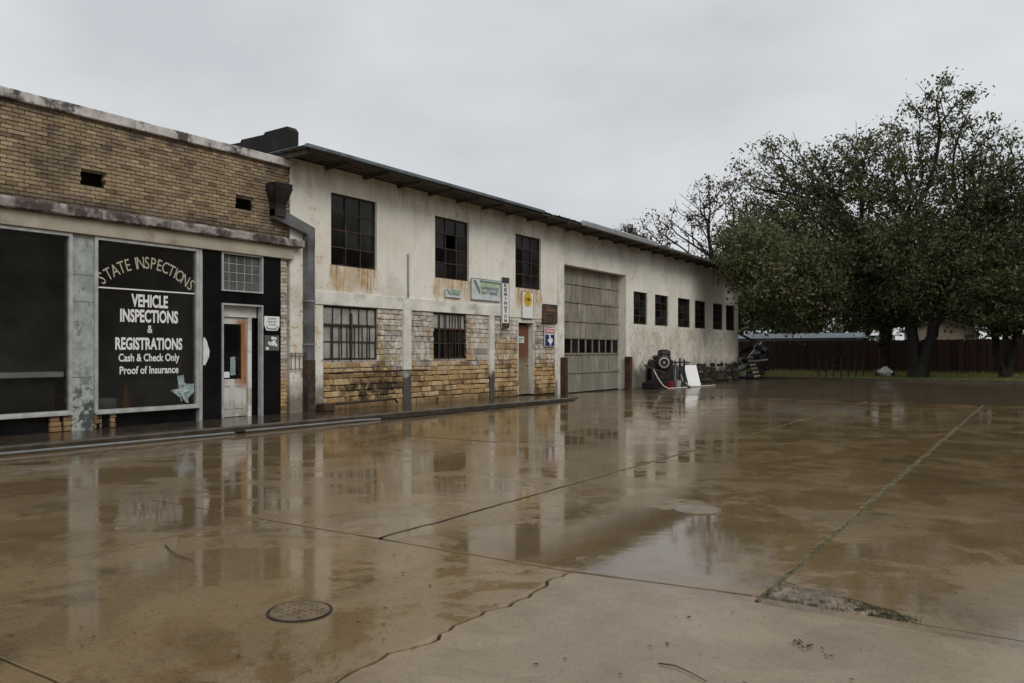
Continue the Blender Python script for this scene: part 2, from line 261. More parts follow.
M = dict(
    stucco=mat_stucco(), block=mat_block(), brick=mat_brick(), coping=mat_coping(), lot=mat_lot(), street=mat_street(), ground=mat_ground(),
    mortar=simple('grey_mortar', (.10, .08, .06), .9, var=.35, scale=4), bmortar=simple('brown_mortar', (.075, .052, .034), .9, var=.35, scale=5),
    darkstone=simple('mossy_dark_stone', (.028, .024, .017), .85, var=.8, scale=4, bump=.9, dirt=(.09, .075, .05)),
    soffit=simple('stained_beige_plaster', (.40, .36, .28), .8, var=.15, scale=2, dirt=(.16, .12, .08)),
    white=simple('white_paint', (.74, .73, .69), .55, var=.1, scale=3, dirt=(.35, .31, .25)),
    band=simple('grey_white_paint', (.72, .70, .63), .65, var=.14, scale=2.2, dirt=(.34, .31, .25)),
    pilaster=simple('patched_white_pilaster', (.56, .54, .47), .65, var=.16, scale=2.5, dirt=(.22, .19, .15)),
    alu=simple('dull_aluminium', (.50, .51, .50), .4, .3, var=.15, scale=5),
    black=simple('black_glass_panel', (.008, .008, .009), .12, var=.3, scale=2, bump=.02),
    steel=simple('rusty_dark_steel', (.055, .04, .03), .7, .2, var=.4, scale=8, dirt=(.14, .06, .02)),
    rust=simple('rusted_iron', (.075, .037, .024), .8, .1, var=.4, scale=6, dirt=(.04, .022, .016)),
    galv=simple('galvanised_metal', (.36, .38, .39), .45, .5, var=.2, scale=3, dirt=(.17, .16, .15)),
    gutter=simple('pale_gutter_metal', (.44, .46, .47), .45, .4, var=.1, scale=3),
    roofmetal=simple('blue_grey_roof_metal', (.13, .17, .19), .5, .3, var=.3, scale=2, dirt=(.07, .05, .04)),
    duct=simple('painted_grey_duct', (.14, .145, .145), .5, .2, var=.25, scale=3, dirt=(.07, .06, .05)),
    tar=simple('tarred_black_wall', (.012, .011, .010), .85, var=.6, scale=3, bump=.7, dirt=(.06, .052, .048)),
    wood=simple('dark_eave_wood', (.075, .062, .05), .85, var=.4, scale=4, bump=.5),
    tile=mat_tile(), rustdoor=mat_rustdoor(), whitedoor=mat_whitedoor(), plank=mat_wood_door(),
    glass=mat_glass('shop_glass', (.88, .90, .89), .07), oldglass=mat_glass('grimy_glass', (.40, .40, .37), .12, .12, .22),
    dark=simple('dark_interior', (.05, .045, .04), .9), room=simple('interior_plaster', (.36, .35, .32), .9, var=.2, scale=1),
    curtain=simple('pale_curtain', (.42, .42, .38), .9, var=.15, scale=8), cream=simple('cream_letter_paint', (.46, .42, .31), .6, var=.05),
    vinyl=simple('white_vinyl', (.80, .80, .78), .5, var=.03), bluevin=simple('pale_blue_print', (.26, .34, .35), .5, var=.5, scale=25),
    green=simple('faded_green_print', (.42, .52, .34), .6, var=.1), navy=simple('navy_sign_blue', (.02, .028, .13), .45, var=.1), grn2=simple('dark_green_print', (.16, .22, .18), .6, var=.1),
    pink=simple('faded_red_print', (.52, .17, .18), .55, var=.1), yellow=simple('yellow_sign_enamel', (.62, .40, .03), .45, var=.1), ink=simple('dark_print', (.05, .05, .05), .6, var=.2),
    signgrey=simple('weathered_pale_sign', (.58, .63, .63), .5, var=.08, scale=4, dirt=(.38, .40, .39)), brownsign=simple('rusted_brown_sign', (.07, .045, .032), .7, var=.4, scale=5, dirt=(.15, .07, .035)),
    brownlet=simple('faded_tan_print', (.28, .17, .09), .7, var=.3), moss=simple('green_joint_moss', (.10, .10, .045), .9, var=.5, scale=9, bump=.6), soil=simple('dark_joint_soil', (.028, .021, .014), .8, var=.5, scale=9, bump=.6),
    rubble=simple('wet_gravel', (.15, .12, .085), .5, var=.6, scale=18, bump=.6), patchmat=simple('crumbled_concrete', (.17, .13, .085), .5, var=.6, scale=5, bump=.9, dirt=(.04, .033, .024)),
    iron=simple('cast_iron_cover', (.165, .115, .062), .35, .2, var=.35, scale=10, bump=.6), palecover=simple('pale_cement_cover', (.19, .15, .095), .25, var=.2, scale=8, bump=.4),
    pvc=simple('white_pvc_pipe', (.19, .20, .205), .35, var=.12, scale=6, dirt=(.2, .17, .13)), hose=simple('pale_hose', (.58, .57, .53), .4, var=.1),
    rubber=simple('black_rubber', (.012, .012, .012), .5, var=.3), machine=simple('oily_black_machine', (.02, .018, .017), .45, .2, var=.5, scale=9), rim=simple('pale_wheel_rim', (.40, .37, .32), .5, .4, var=.25),
    red=simple('dull_red_plastic', (.20, .02, .02), .45, var=.15), bag=simple('white_plastic_bag', (.36, .36, .36), .4, var=.1, scale=10),
    fence=simple('dark_brown_fence_boards', (.030, .014, .010), .85, var=.45, scale=2.2, bump=.4), bark=simple('dark_wet_bark', (.022, .018, .014), .85, var=.4, scale=5, bump=.8),
    housewall=simple('tan_house_siding', (.33, .27, .21), .8, var=.08), houseroof=simple('dark_shingle_roof', (.10, .09, .085), .9, var=.3, scale=2), paleroof=simple('pale_blue_metal_siding', (.20, .225, .25), .6, var=.12, scale=1),
    redbrick=simple('brown_brickwork_across', (.12, .075, .055), .85, var=.3, scale=3), kerb=simple('wet_kerb_concrete', (.062, .048, .034), .13, var=.35, scale=4, dirt=(.04, .033, .025)),
    leafA=mat_leaf('dark_oak_leaf', (.052, .066, .026), (.12, .14, .056), (.10, .06, .02)), leafB=mat_leaf('olive_leaf', (.06, .074, .03), (.135, .15, .064), (.12, .07, .025)),
    leafC=mat_leaf('dull_brown_green_leaf', (.04, .036, .018), (.075, .068, .03), (.10, .055, .03)), grass=mat_leaf('grass_blade', (.13, .15, .045), (.23, .24, .075), (.2, .16, .07)),
    dryleaf=simple('fallen_brown_leaf', (.05, .03, .016), .6, var=.5, scale=20), twig=simple('wet_twig', (.04, .028, .018), .6), cone=simple('faded_cone_plastic', (.32, .12, .06), .6), tan=simple('tan_wood_stick', (.30, .22, .12), .7),
)
def emis(name, col, s):
    m = NT(name); m.fin(col, .5); m.b.inputs['Emission Color'].default_value = (*col, 1); m.b.inputs['Emission Strength'].default_value = s; return m.m
def mat_pil():
    m = NT('patched_white_pilaster'); x, y, z = m.xyz(); n = m.noise(2.5, 6, .65)
    c = m.mix(m.ss(n, .35, .65), (.74, .72, .65), (.58, .55, .47)); zz = m.math('ADD', z, m.mul(m.math('SUBTRACT', n, .5), .7))
    c = m.mix(m.mul(m.ss(zz, 1.0, .75), .93), c, (.035, .032, .026)); return m.fin(c, .6, m.bump(n, .2, .01))
M['pilaster'] = mat_pil(); M['milky'] = mat_milky('milky_old_pane', (.40, .40, .36), (.26, .265, .235)); M['blockglass'] = mat_milky('dull_glass_block', (.13, .14, .12), (.085, .09, .08))
def mat_joint():
    m = NT('mossy_joint_fill'); x, y, z = m.xyz(); n = m.noise(5, 6, .7); f = m.noise(30, 5, .7)
    w = m.mul(m.ss(n, .36, .58), m.mx(m.ss(x, -3, -2), m.ss(y, 6.5, 10)))
    c = m.mix(w, (.03, .022, .014), m.mix(m.ss(f, .4, .65), (.10, .095, .045), (.17, .155, .085))); return m.fin(c, .85, m.bump(f, .7, .01), spec=.2)
def mat_fence():
    m = NT('dark_brown_fence_boards'); rr = m.rnd(); g = m.noise(1, 5, .65, stretch=(9, 9, .7)); c = m.mix(rr, (.014, .0065, .005), (.034, .017, .012)); c = m.mix(m.mul(m.ss(g, .5, .7), .5), c, (.038, .028, .022)); return m.fin(c, .85, m.bump(g, .3, .01), spec=.2)
M['fence'] = mat_fence()
M['jointmix'] = mat_joint()
def mat_smort():
    m = NT('stone_wall_mortar'); x, y, z = m.xyz(); n = m.noise(3, 6, .7)
    zz = m.math('ADD', z, m.mul(m.math('SUBTRACT', n, .5), 1.2)); c = m.mix(m.ss(zz, .9, 1.3), (.045, .033, .022), m.mix(m.ss(m.noise(6, 6, .7), .42, .6), (.48, .45, .39), (.16, .14, .115))); return m.fin(c, .85, m.bump(n, .4, .01), spec=.2)
M['stonemortar'] = mat_smort()
M['lamp'] = emis('lit_bulb', (1, .95, .8), 6)

# ------------------------------------------------------------------ mesh helper
class MB:
    def __init__(s): s.v = []; s.f = []
    def add(s, vs, fs):
        o = len(s.v); s.v += [tuple(q) for q in vs]; s.f += [tuple(i + o for i in f) for f in fs]; return s
    def box(s, x0, x1, y0, y1, z0, z1, b=0):
        if b:
            vs = []
            for (z, i) in ((z0, b), (z0 + b, 0), (z1 - b, 0), (z1, b)):
                vs += [(x0 + i, y0 + i, z), (x1 - i, y0 + i, z), (x1 - i, y1 - i, z), (x0 + i, y1 - i, z)]
            fs = [(3, 2, 1, 0), (12, 13, 14, 15)]
            for k in range(3):
                for j in range(4): a = k * 4 + j; c = k * 4 + (j + 1) % 4; fs.append((a, c, c + 4, a + 4))
            return s.add(vs, fs)
        return s.add([(x0, y0, z0), (x1, y0, z0), (x1, y1, z0), (x0, y1, z0), (x0, y0, z1), (x1, y0, z1), (x1, y1, z1), (x0, y1, z1)],
                     [(3, 2, 1, 0), (4, 5, 6, 7), (0, 1, 5, 4), (1, 2, 6, 5), (2, 3, 7, 6), (3, 0, 4, 7)])
    def prism(s, poly, axis, a, b):           # poly: (u,v) list, counter-clockwise; axis x: (y,z); y: (x,z); z: (x,y)
        def P(u, v, t): return (t, u, v) if axis == 'x' else ((u, t, v) if axis == 'y' else (u, v, t))
        n = len(poly); vs = [P(u, v, a) for u, v in poly] + [P(u, v, b) for u, v in poly]
        fs = [tuple(range(n))[::-1], tuple(range(n, 2 * n))] + [(i, (i + 1) % n, (i + 1) % n + n, i + n) for i in range(n)]
        return s.add(vs, fs)
    def tube(s, pts, r, k=8, r2=None):
        pts = [Vector(p) for p in pts]; n = len(pts); vs = []; fs = []
        for i, p in enumerate(pts):
            d = (pts[min(i + 1, n - 1)] - pts[max(i - 1, 0)]).normalized()
            u = d.cross(Vector((0, 0, 1)));  u = u.normalized() if u.length > .05 else Vector((1, 0, 0)); v = d.cross(u).normalized()
            rr = r if r2 is None else r + (r2 - r) * i / max(1, n - 1)
            for j in range(k): a = 2 * math.pi * j / k; vs.append(p + (u * math.cos(a) + v * math.sin(a)) * rr)
        for i in range(n - 1):
            for j in range(k): a = i * k + j; b = i * k + (j + 1) % k; fs.append((a, b, b + k, a + k))
        fs += [tuple(range(k))[::-1], tuple(range((n - 1) * k, n * k))]
        return s.add(vs, fs)
    def lathe(s, c, prof, axis='z', k=16):    # prof (r, h) list
        vs = []; fs = []
        for r, h in prof:
            for j in range(k):
                a = 2 * math.pi * j / k; q = (r * math.cos(a), r * math.sin(a))
                vs.append((c[0] + q[0], c[1] + q[1], c[2] + h) if axis == 'z' else ((c[0] + h, c[1] + q[0], c[2] + q[1]) if axis == 'x' else (c[0] + q[0], c[1] + h, c[2] + q[1])))
        m = len(prof)
        for i in range(m - 1):
            for j in range(k): a = i * k + j; b = i * k + (j + 1) % k; fs.append((a, b, b + k, a + k))
        if prof[0][0] > 1e-4: fs.append(tuple(range(k))[::-1])
        if prof[-1][0] > 1e-4: fs.append(tuple(range((m - 1) * k, m * k)))
        return s.add(vs, fs)
    def build(s, name, mat, parent=None, smooth=False):
        o = rootloc(parent); me = bpy.data.meshes.new(name)
        me.from_pydata([(a - o[0], b - o[1], c - o[2]) for a, b, c in s.v], [], s.f); me.validate(); me.materials.append(M[mat] if isinstance(mat, str) else mat)
        import bmesh
        bm = bmesh.new(); bm.from_mesh(me); bmesh.ops.recalc_face_normals(bm, faces=bm.faces); bm.to_mesh(me); bm.free()
        if smooth: me.polygons.foreach_set('use_smooth', [True] * len(me.polygons))
        ob = bpy.data.objects.new(name, me); C.objects.link(ob); ob.parent = parent; return ob
def rootloc(p):
    if p is None: return (0, 0, 0)
    while p.parent: p = p.parent
    return tuple(p.location)
def thing(name, label, cat, loc, group=None):
    o = bpy.data.objects.new(name, None); o.empty_display_size = .2; o.location = loc; C.objects.link(o); return tag(o, label, cat, group)
def tag(o, label, cat, group=None):
    o['label'] = label; o['category'] = cat
    if group: o['group'] = group
    return o
def kind(o, k, label=None):
    o['kind'] = k
    if label: o['label'] = label
    return o
def raw(name, verts, faces, mat, parent=None, smooth=False):   # fast numpy mesh of quads
    me = bpy.data.meshes.new(name); nv = len(verts); nf = len(faces); k = faces.shape[1]
    o = np.array(rootloc(parent)); me.vertices.add(nv); me.vertices.foreach_set('co', (verts - o).astype(np.float32).ravel())
    me.loops.add(nf * k); me.loops.foreach_set('vertex_index', faces.astype(np.int32).ravel()); me.polygons.add(nf)
    me.polygons.foreach_set('loop_start', np.arange(0, nf * k, k, dtype=np.int32)); me.polygons.foreach_set('loop_total', np.full(nf, k, dtype=np.int32))
    if smooth: me.polygons.foreach_set('use_smooth', np.ones(nf, dtype=bool))
    me.update(calc_edges=True); me.materials.append(M[mat]); ob = bpy.data.objects.new(name, me); C.objects.link(ob); ob.parent = parent; return ob
_tc = {}
def glyphs(txt, bold=0.):
    key = (txt, bold)
    if key not in _tc:
        cu = bpy.data.curves.new('t', 'FONT'); cu.body = txt; cu.size = 1; cu.align_x = 'CENTER'; cu.offset = bold; cu.fill_mode = 'FRONT'; cu.resolution_u = 3
        ob = bpy.data.objects.new('t', cu); C.objects.link(ob); dg = bpy.context.evaluated_depsgraph_get()
        me = bpy.data.meshes.new_from_object(ob.evaluated_get(dg)); vs = [tuple(v.co) for v in me.vertices]; fs = [tuple(p.vertices) for p in me.polygons]
        bpy.data.objects.remove(ob); bpy.data.curves.remove(cu); bpy.data.meshes.remove(me); _tc[key] = (vs, fs)
    return _tc[key]
def text(mb, txt, x, y, z, h, width=None, bold=0., rot=0., sx=1.):   # text on a wall facing +X; y,z = centre of baseline, h = capital height
    vs, fs = glyphs(txt, bold)
    if not vs: return mb
    us = [v[0] for v in vs]; wd = max(us) - min(us); k = h / .70; s = (width / wd) if width else k * sx; cu = (max(us) + min(us)) / 2
    ca, sa = math.cos(rot), math.sin(rot); out = []
    for u, v, _ in vs:
        a, b = (u - cu) * s, v * k; out.append((x, y + a * ca - b * sa, z + a * sa + b * ca))
    return mb.add(out, fs)
def wallgrid(name, mat, parent, y0, y1, z0, z1, xf, xb, holes, ztop=None):
    ys = sorted({y0, y1, *[h[0] for h in holes], *[h[1] for h in holes]}); zs = sorted({z0, z1, *[h[2] for h in holes], *[h[3] for h in holes]})
    ys = [q for q in ys if y0 <= q <= y1]; zs = [q for q in zs if z0 <= q <= z1]
    def solid(i, j):
        if not (0 <= i < len(ys) - 1 and 0 <= j < len(zs) - 1): return False
        a, b = (ys[i] + ys[i + 1]) / 2, (zs[j] + zs[j + 1]) / 2
        return not any(h[0] < a < h[1] and h[2] < b < h[3] for h in holes)
    mb = MB(); idx = {}
    def V(x, y, z):
        zz = ztop(y) if (ztop and abs(z - z1) < 1e-6) else z; k = (round(x, 4), round(y, 4), round(zz, 4))
        if k not in idx: idx[k] = len(mb.v); mb.v.append(k)
        return idx[k]
    for i in range(len(ys) - 1):
        for j in range(len(zs) - 1):
            if not solid(i, j): continue
            a, b, c, d = ys[i], ys[i + 1], zs[j], zs[j + 1]
            mb.f.append((V(xf, a, c), V(xf, b, c), V(xf, b, d), V(xf, a, d))); mb.f.append((V(xb, a, d), V(xb, b, d), V(xb, b, c), V(xb, a, c)))
            for (di, dj, p, q) in ((-1, 0, (a, c), (a, d)), (1, 0, (b, d), (b, c)), (0, -1, (b, c), (a, c)), (0, 1, (a, d), (b, d))):
                if not solid(i + di, j + dj): mb.f.append((V(xf, *p), V(xf, *q), V(xb, *q), V(xb, *p)))
    return mb.build(name, mat, parent)
def share(me, name, parent, loc, rot=(0, 0, 0), sc=(1, 1, 1)):
    o = bpy.data.objects.new(name, me); C.objects.link(o); o.parent = parent; q = rootloc(parent)
    o.location = (loc[0] - q[0], loc[1] - q[1], loc[2] - q[2]); o.rotation_euler = rot; o.scale = sc; return o

# ================================================================== SETTING
kind(MB().box(-400, 400, -200, 700, -.4, -.16).build('ground', 'ground'), 'structure')
kind(MB().box(-60, 60, 25.2, 44.6, -.14, -.012).build('street', 'street'), 'structure')
lot = kind(MB().box(-14.6, 14, -8, 26.2, -.13, -.018).build('parking_lot', 'soil'), 'structure')
def warp(x, y):
    t = min(1, max(0, (x + 2.8) / 1.5)); return y + .13 * t * t * (3 - 2 * t) * math.exp(-((y - 4.8) / 2.2) ** 2)
def jit(x, y, amp): return amp * (mnoise.noise((x * 2.3, y * 2.3, 3.1)) + .6 * mnoise.noise((x * 7.1, y * 7.1, 8.2)) + .35 * mnoise.noise((x * 19, y * 19, 4.2)))
def edge(p, q, amp):
    n = max(2, int(math.dist(p, q) / (.07 if amp > .02 else .22))); return [((p[0] + (q[0] - p[0]) * i / n), (p[1] + (q[1] - p[1]) * i / n), amp if 0 < i else amp * .5) for i in range(n)]
CR = {-2.6: .075}
def slab(x0, x1, y0, y1, poly=None):
    g = .007; pts = poly or [(x0, y0), (x1, y0), (x1, y1), (x0, y1)]; ring = []
    cx = sum(p[0] for p in pts) / len(pts); cy = sum(p[1] for p in pts) / len(pts)
    for i in range(len(pts)):
        p, q = pts[i], pts[(i + 1) % len(pts)]; vert = abs(p[0] - q[0]) < 1e-6; amp = .008
        if vert and round(p[0], 2) == -2.6: amp = .085
        if vert and round(p[0], 2) in (-1.4, -4.33) and y0 > 4: amp = .028
        if poly and not vert and abs(p[1] - q[1]) > 1e-6: amp = .07
        for (x, y, a) in edge(p, q, amp):
            x2, y2 = x + (jit(x, y, a) if vert else 0), y + (0 if vert else jit(x, y, a)); ring.append((x2, y2))
    gap = [(.022 if (abs(x - -1.4) < .05 or abs(x - -4.33) < .05) and y0 > 4 else (.011 if abs(x + 2.6) < .1 else g)) for x, y in ring]
    def inset(k): return [(x + (k + gg) * (1 if x < cx else -1) * (1 if abs(abs(x - cx) - (x1 - x0) / 2) < .16 else 0), y + (k + gg) * (1 if y < cy else -1) * (1 if abs(abs(y - cy) - (y1 - y0) / 2) < .1 else 0)) for (x, y), gg in zip(ring, gap)]
    A, B = inset(.003), inset(0); n = len(ring); dz = R.uniform(-.004, .002); tx, ty = R.uniform(-.0006, .0006), R.uniform(-.0006, .0006)
    Z = lambda x, y: dz + tx * (x - cx) + ty * (y - cy)
    mb = MB(); mb.v = [(x, y, Z(x, y)) for x, y in A] + [(x, y, Z(x, y) - .004) for x, y in B] + [(x, y, -.1) for x, y in B]
    mb.v = [(x, warp(x, y), z) for x, y, z in mb.v]
    mb.f = [tuple(range(n))] + [(i, (i + 1) % n, (i + 1) % n + n, i + n) for i in range(n)] + [(i + n, (i + 1) % n + n, (i + 1) % n + 2 * n, i + 2 * n) for i in range(n)]
    return mb.build('concrete_slab', 'lot', lot)
for a in [(-14.5, -9.2, -6, 1.88), (-9.2, -5.75, -6, 1.88), (-5.75, -2.6, -6, 1.88), (-2.6, 2.2, -6, 4.69), (2.2, 8, -6, 4.69),
          (-14.5, -9.2, 1.88, 4.69), (-9.2, -5.75, 1.88, 4.69), (-5.75, -2.6, 1.88, 4.69)]: slab(*a)
for (y0, y1) in ((4.69, 10.75), (10.75, 17.2), (17.2, 25.6)):
    for (x0, x1) in ((-14.5, -7.35), (-7.35, -4.33), (-4.33, -1.4), (-1.4, 1.6), (1.6, 8)):
        if (x0, y0) == (-1.4, 4.69):
            slab(x0, x1, 4.69, 8.1, [(-.58, 4.69), (1.6, 4.69), (1.6, 8.1), (-1.4, 8.1), (-1.4, 5.09), (-1.25, 5.03), (-.98, 4.96), (-.72, 4.88)]); slab(x0, x1, 8.1, 10.75)
        else: slab(x0, x1, y0, y1)
# the crumbled slab corner
g = 34; vs = []; fs = []
for j in range(g + 1):
    for i in range(g + 1):
        x = -1.46 + 1.2 * i / g; y = 4.66 + .5 * j / g
        z = -.012 + .016 * mnoise.noise((x * 3, y * 3, 1)) + .016 * mnoise.noise((x * 14, y * 14, 2)) + .03 * max(0, 1 - abs(x + 1.15) / .25) * max(0, 1 - abs(y - 5.0) / .3)
        vs.append((x, warp(x, y), min(z, -.004)))
for j in range(g):
    for i in range(g): a = j * (g + 1) + i; fs.append((a, a + 1, a + g + 2, a + g + 1))
kind(MB().add(vs, fs).build('broken_concrete', 'patchmat', lot, True), 'stuff')
mb = MB()
for k in range(420):
    x = R.uniform(-1.42, -.42); y = R.uniform(4.72, 5.3)
    if y > 5.09 - (x + 1.4) * .40: continue
    y = warp(x, y)
    r = R.choice([.004, .006, .009, .015]); vs = [(x + r * R.uniform(.7, 1.3) * math.cos(t), y + r * R.uniform(.7, 1.3) * math.sin(t), -.008 + R.uniform(-.008, .008)) for t in (0, 1.3, 2.5, 3.8, 5)]
    mb.add(vs + [(x, y, vs[0][2] + r * R.uniform(.6, 1.2))], [(i, (i + 1) % 5, 5) for i in range(5)])
kind(mb.build('gravel', 'rubble', lot), 'stuff')
# moss and weeds in the two wide joints and round the broken corner
mb = MB()
def tuft(x, y, n, s):
    for _ in range(n):
        a = R.uniform(0, 6.28); h = s * R.uniform(.4, 1.2); wd = s * .16; dx, dy = math.cos(a), math.sin(a); ox, oy = x + R.gauss(0, s * .5), y + R.gauss(0, s * .5)
        mb.add([(ox - dy * wd, oy + dx * wd, -.02), (ox + dy * wd, oy - dx * wd, -.02), (ox + dx * h * .7, oy + dy * h * .7, h)], [(0, 1, 2)])
for X in (-1.4, -4.33):
    y = 4.9
    while y < 25.3:
        d = .6 if X == -1.4 else (.25 if y < 9 else .6)
        d *= .35 + 1.1 * max(0, .5 + mnoise.noise((X, y * 1.3, 4)))
        if R.random() < d: tuft(X + R.gauss(0, .014), y, 4, .013)
        y += .016
for k in range(260):
    t = R.random(); x = -1.4 + .85 * t; y = warp(x, (5.09 - .36 * t if k % 3 else 4.70) + R.gauss(0, .015))
    if k % 3 and not (.5 < t < 1): continue
    tuft(x, y, 4, .016)
for k in range(120): tuft(-2.6 + jit(-2.6, 2.5 + k * .018, .085), 2.5 + k * .018, 1, .012)
kind(mb.build('joint_weeds', 'moss', lot), 'stuff')
for X in (-1.4, -4.33):
    mb = MB(); n = 260
    for i in range(n + 1):
        y = 4.72 + (25.5 - 4.72) * i / n; h = .003 + .006 * mnoise.noise((X, y * 4, 1))
        mb.v += [(X - .05, y, -.02), (X + .012 * mnoise.noise((1, y * 3, 5)), y, h), (X + .05, y, -.02)]
    mb.f = [q for i in range(n) for q in ((i * 3, i * 3 + 1, i * 3 + 4, i * 3 + 3), (i * 3 + 1, i * 3 + 2, i * 3 + 5, i * 3 + 4))]
    mb.build('joint_moss', 'jointmix', lot, True)
# raised walk in front of the shops, dropping to the garage door
ed = [(-12.22, -6, .13), (-12.22, 5, .13), (-11.95, 12, .13), (-11.85, 17.5, .12), (-11.85, 21, .09), (-12.35, 22.6, .05), (-13.4, 23.8, .012), (-14.2, 23.9, .01)]
mb = MB()
for (x, y, z) in ed:
    zz = z; mb.v += [(-14.2, y, zz), (x - .03, y, zz), (x, y, zz - .03), (x, y, -.05)]
for i in range(len(ed) - 1):
    for k in range(3): a = i * 4 + k; mb.f.append((a, a + 1, a + 5, a + 4))
kind(mb.build('sidewalk', 'kerb'), 'structure')
kind(MB().box(-60, 40, 44.6, 44.85, -.1, .10, .02).build('kerb', 'kerb'), 'structure')
n = 60; vs = []; fs = []
for j in range(n + 1):
    for i in range(n + 1):
        x = -70 + 130 * i / n; y = 44.85 + 60 * j / n; vs.append((x, y, .085 + .12 * mnoise.noise((x * .2, y * .2, 0)) * min(1, j / 3) + .01 * j / n))
for j in range(n):
    for i in range(n): a = j * (n + 1) + i; fs.append((a, a + 1, a + n + 2, a + n + 1))
kind(MB().add(vs, fs).build('lawn', 'ground', None, True), 'structure')
nr = np.random.default_rng(3); N = 26000
gx = nr.uniform(-22, 3, N); gy = 44.9 + 10.5 * nr.random(N) ** 1.3; gh = nr.uniform(.05, .17, N) * np.where(gy > 53, 2.2, 1); ga = nr.uniform(0, 6.28, N); gl = nr.uniform(-.08, .08, (N, 2))
gv = np.zeros((N, 3, 3)); gz = np.full(N, .06)
gv[:, 0] = np.c_[gx - np.cos(ga) * .012, gy - np.sin(ga) * .012, gz]; gv[:, 1] = np.c_[gx + np.cos(ga) * .012, gy + np.sin(ga) * .012, gz]; gv[:, 2] = np.c_[gx + gl[:, 0], gy + gl[:, 1], gz + gh]
kind(raw('grass', gv.reshape(-1, 3), np.arange(N * 3).reshape(-1, 3), 'grass'), 'stuff', 'short damp green grass beyond the kerb')

# ================================================================== SHOP BUILDING
XF = -13.6
shop = thing('shop_building', 'tan brick shopfront with big display windows and black door surround', 'building', (-13.6, 7, 0))
vents = [(7.43, 7.84, 4.29, 4.52), (10.56, 10.96, 4.35, 4.57)]
bw = wallgrid('brick_wall', 'bmortar', shop, 1.5, 11.95, 3.8, 5.42, -13.632, -13.9, vents)
br = MB().box(-.1, 0, 0, .2, 0, .058, .005); bme = br.build('brick', 'brick'); bmesh_data = bme.data; bpy.data.objects.remove(bme)
cand = []; row = 0; z = 3.806
while z < 5.40:
    y = 1.5 + (0 if row % 2 else -.09) + R.uniform(-.012, .012)
    while y < 11.94:
        a, b = max(y, 1.5), min(y + .168, 11.945)
        if b - a > .05 and not any(a < v[1] and b > v[0] and z + .057 > v[2] and z < v[3] for v in vents): cand.append((a, b, z))
        elif b - a > .05:
            for v in vents:
                if z + .057 > v[2] and z < v[3]:
                    if a < v[0] < b and v[0] - a > .04: cand.append((a, v[0], z))
                    if a < v[1] < b and b - v[1] > .04: cand.append((v[1], b, z))
        y += .1795
    z += .0682; row += 1
cand.sort(key=lambda c: (c[0] < 5.85, c[0])); mb = MB()
for i, (a, b, z) in enumerate(cand):
    dx = R.uniform(-.008, .005)
    if i < 300: share(bmesh_data, 'brick', bw, (XF + dx, a + R.uniform(-.002, .002), z), (R.uniform(-.01, .01), 0, R.uniform(-.01, .01)), (1, (b - a) / .2, 1))
    else: mb.box(XF - .1 + dx, XF + dx, a, b, z, z + .057, .004)
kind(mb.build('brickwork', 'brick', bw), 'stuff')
for v in vents:
    mb = MB().box(-13.88, -13.80, v[0], v[1], v[2], v[3])
    for k in range(4): zz = v[2] + .03 + k * (v[3] - v[2] - .03) / 4; mb.add([(-13.79, v[0], zz + .03), (-13.79, v[1], zz + .03), (-13.66, v[1], zz), (-13.66, v[0], zz)], [(0, 1, 2, 3)])
    mb.build('vent', 'steel', shop)
for (a, b) in ((1.5, 3.4), (3.41, 5.2), (5.21, 7.0), (7.01, 8.35), (8.36, 9.9), (9.91, 11.93)):     # coping in cast lengths
    MB().box(-14.0, -13.53 + R.uniform(-.006, .006), a, b, 5.42, 5.59 + R.uniform(-.006, .006), .012).build('coping_stone', 'coping', shop)
n = 120; mb = MB()                                                                                     # ragged cement ledge
for i in range(n + 1):
    y = 1.5 + 10.7 * i / n; a = .018 * mnoise.noise((y * 3, 0, 1)) + .012 * mnoise.noise((y * 11, 0, 1)); b = .02 * mnoise.noise((y * 4, 5, 1)) + .014 * mnoise.noise((y * 14, 5, 1))
    mb.v += [(-13.63, y, 3.90), (-13.42 + a, y, 3.87 + b), (-13.40 + b * .5, y, 3.83 + b), (-13.41 + a * .5, y, 3.72 + a), (-13.44, y, 3.70), (-13.63, y, 3.70)]
for i in range(n):
    for k in range(6): p = i * 6 + k; q = i * 6 + (k + 1) % 6; mb.f.append((p, q, q + 6, p + 6))
mb.f += [tuple(range(6)), tuple(range(n * 6, n * 6 + 6))[::-1]]
lg = mb.build('ledge', 'coping', shop)
MB().box(-13.9, -13.52, 1.5, 12.0, 3.44, 3.698, .006).build('frieze', 'soffit', shop)
# display windows
def display(y0, y1, z0, z1):
    f = MB(); b = .055
    f.box(-13.68, -13.565, y0, y0 + b, z0, z1).box(-13.68, -13.565, y1 - b, y1, z0, z1).box(-13.68, -13.565, y0 + b, y1 - b, z1 - b, z1).box(-13.68, -13.56, y0 + b, y1 - b, z0, z0 + b)
    f.box(-13.56, -13.54, y0, y1, z0 - .02, z0 + .02)
    wd = f.build('display_window', 'alu', shop)
    MB().box(-13.632, -13.624, y0 + b, y1 - b, z0 + b, z1 - b).build('pane', 'glass', wd); return wd
w1 = display(2.9, 7.27, .42, 3.435); w2 = display(7.65, 9.69, .40, 3.435)
lt = MB(); t = 'STATE INSPECTIONS'
adv = [.42 if c_ == 'I' else (.55 if c_ == ' ' else 1.) for c_ in t]; tot = sum(adv); acc = 0
for i, ch in enumerate(t):
    u = (acc + adv[i] / 2) / tot * 2 - 1; acc += adv[i]
    if ch == ' ': continue
    text(lt, ch, -13.617, 8.67 + .875 * u, 2.965 - .37 * abs(u) ** 1.9, .215, bold=.0, rot=-math.atan(.70 * abs(u) ** .9) * (1 if u > 0 else -1), sx=.72)
lt.build('arched_lettering', 'cream', w2)
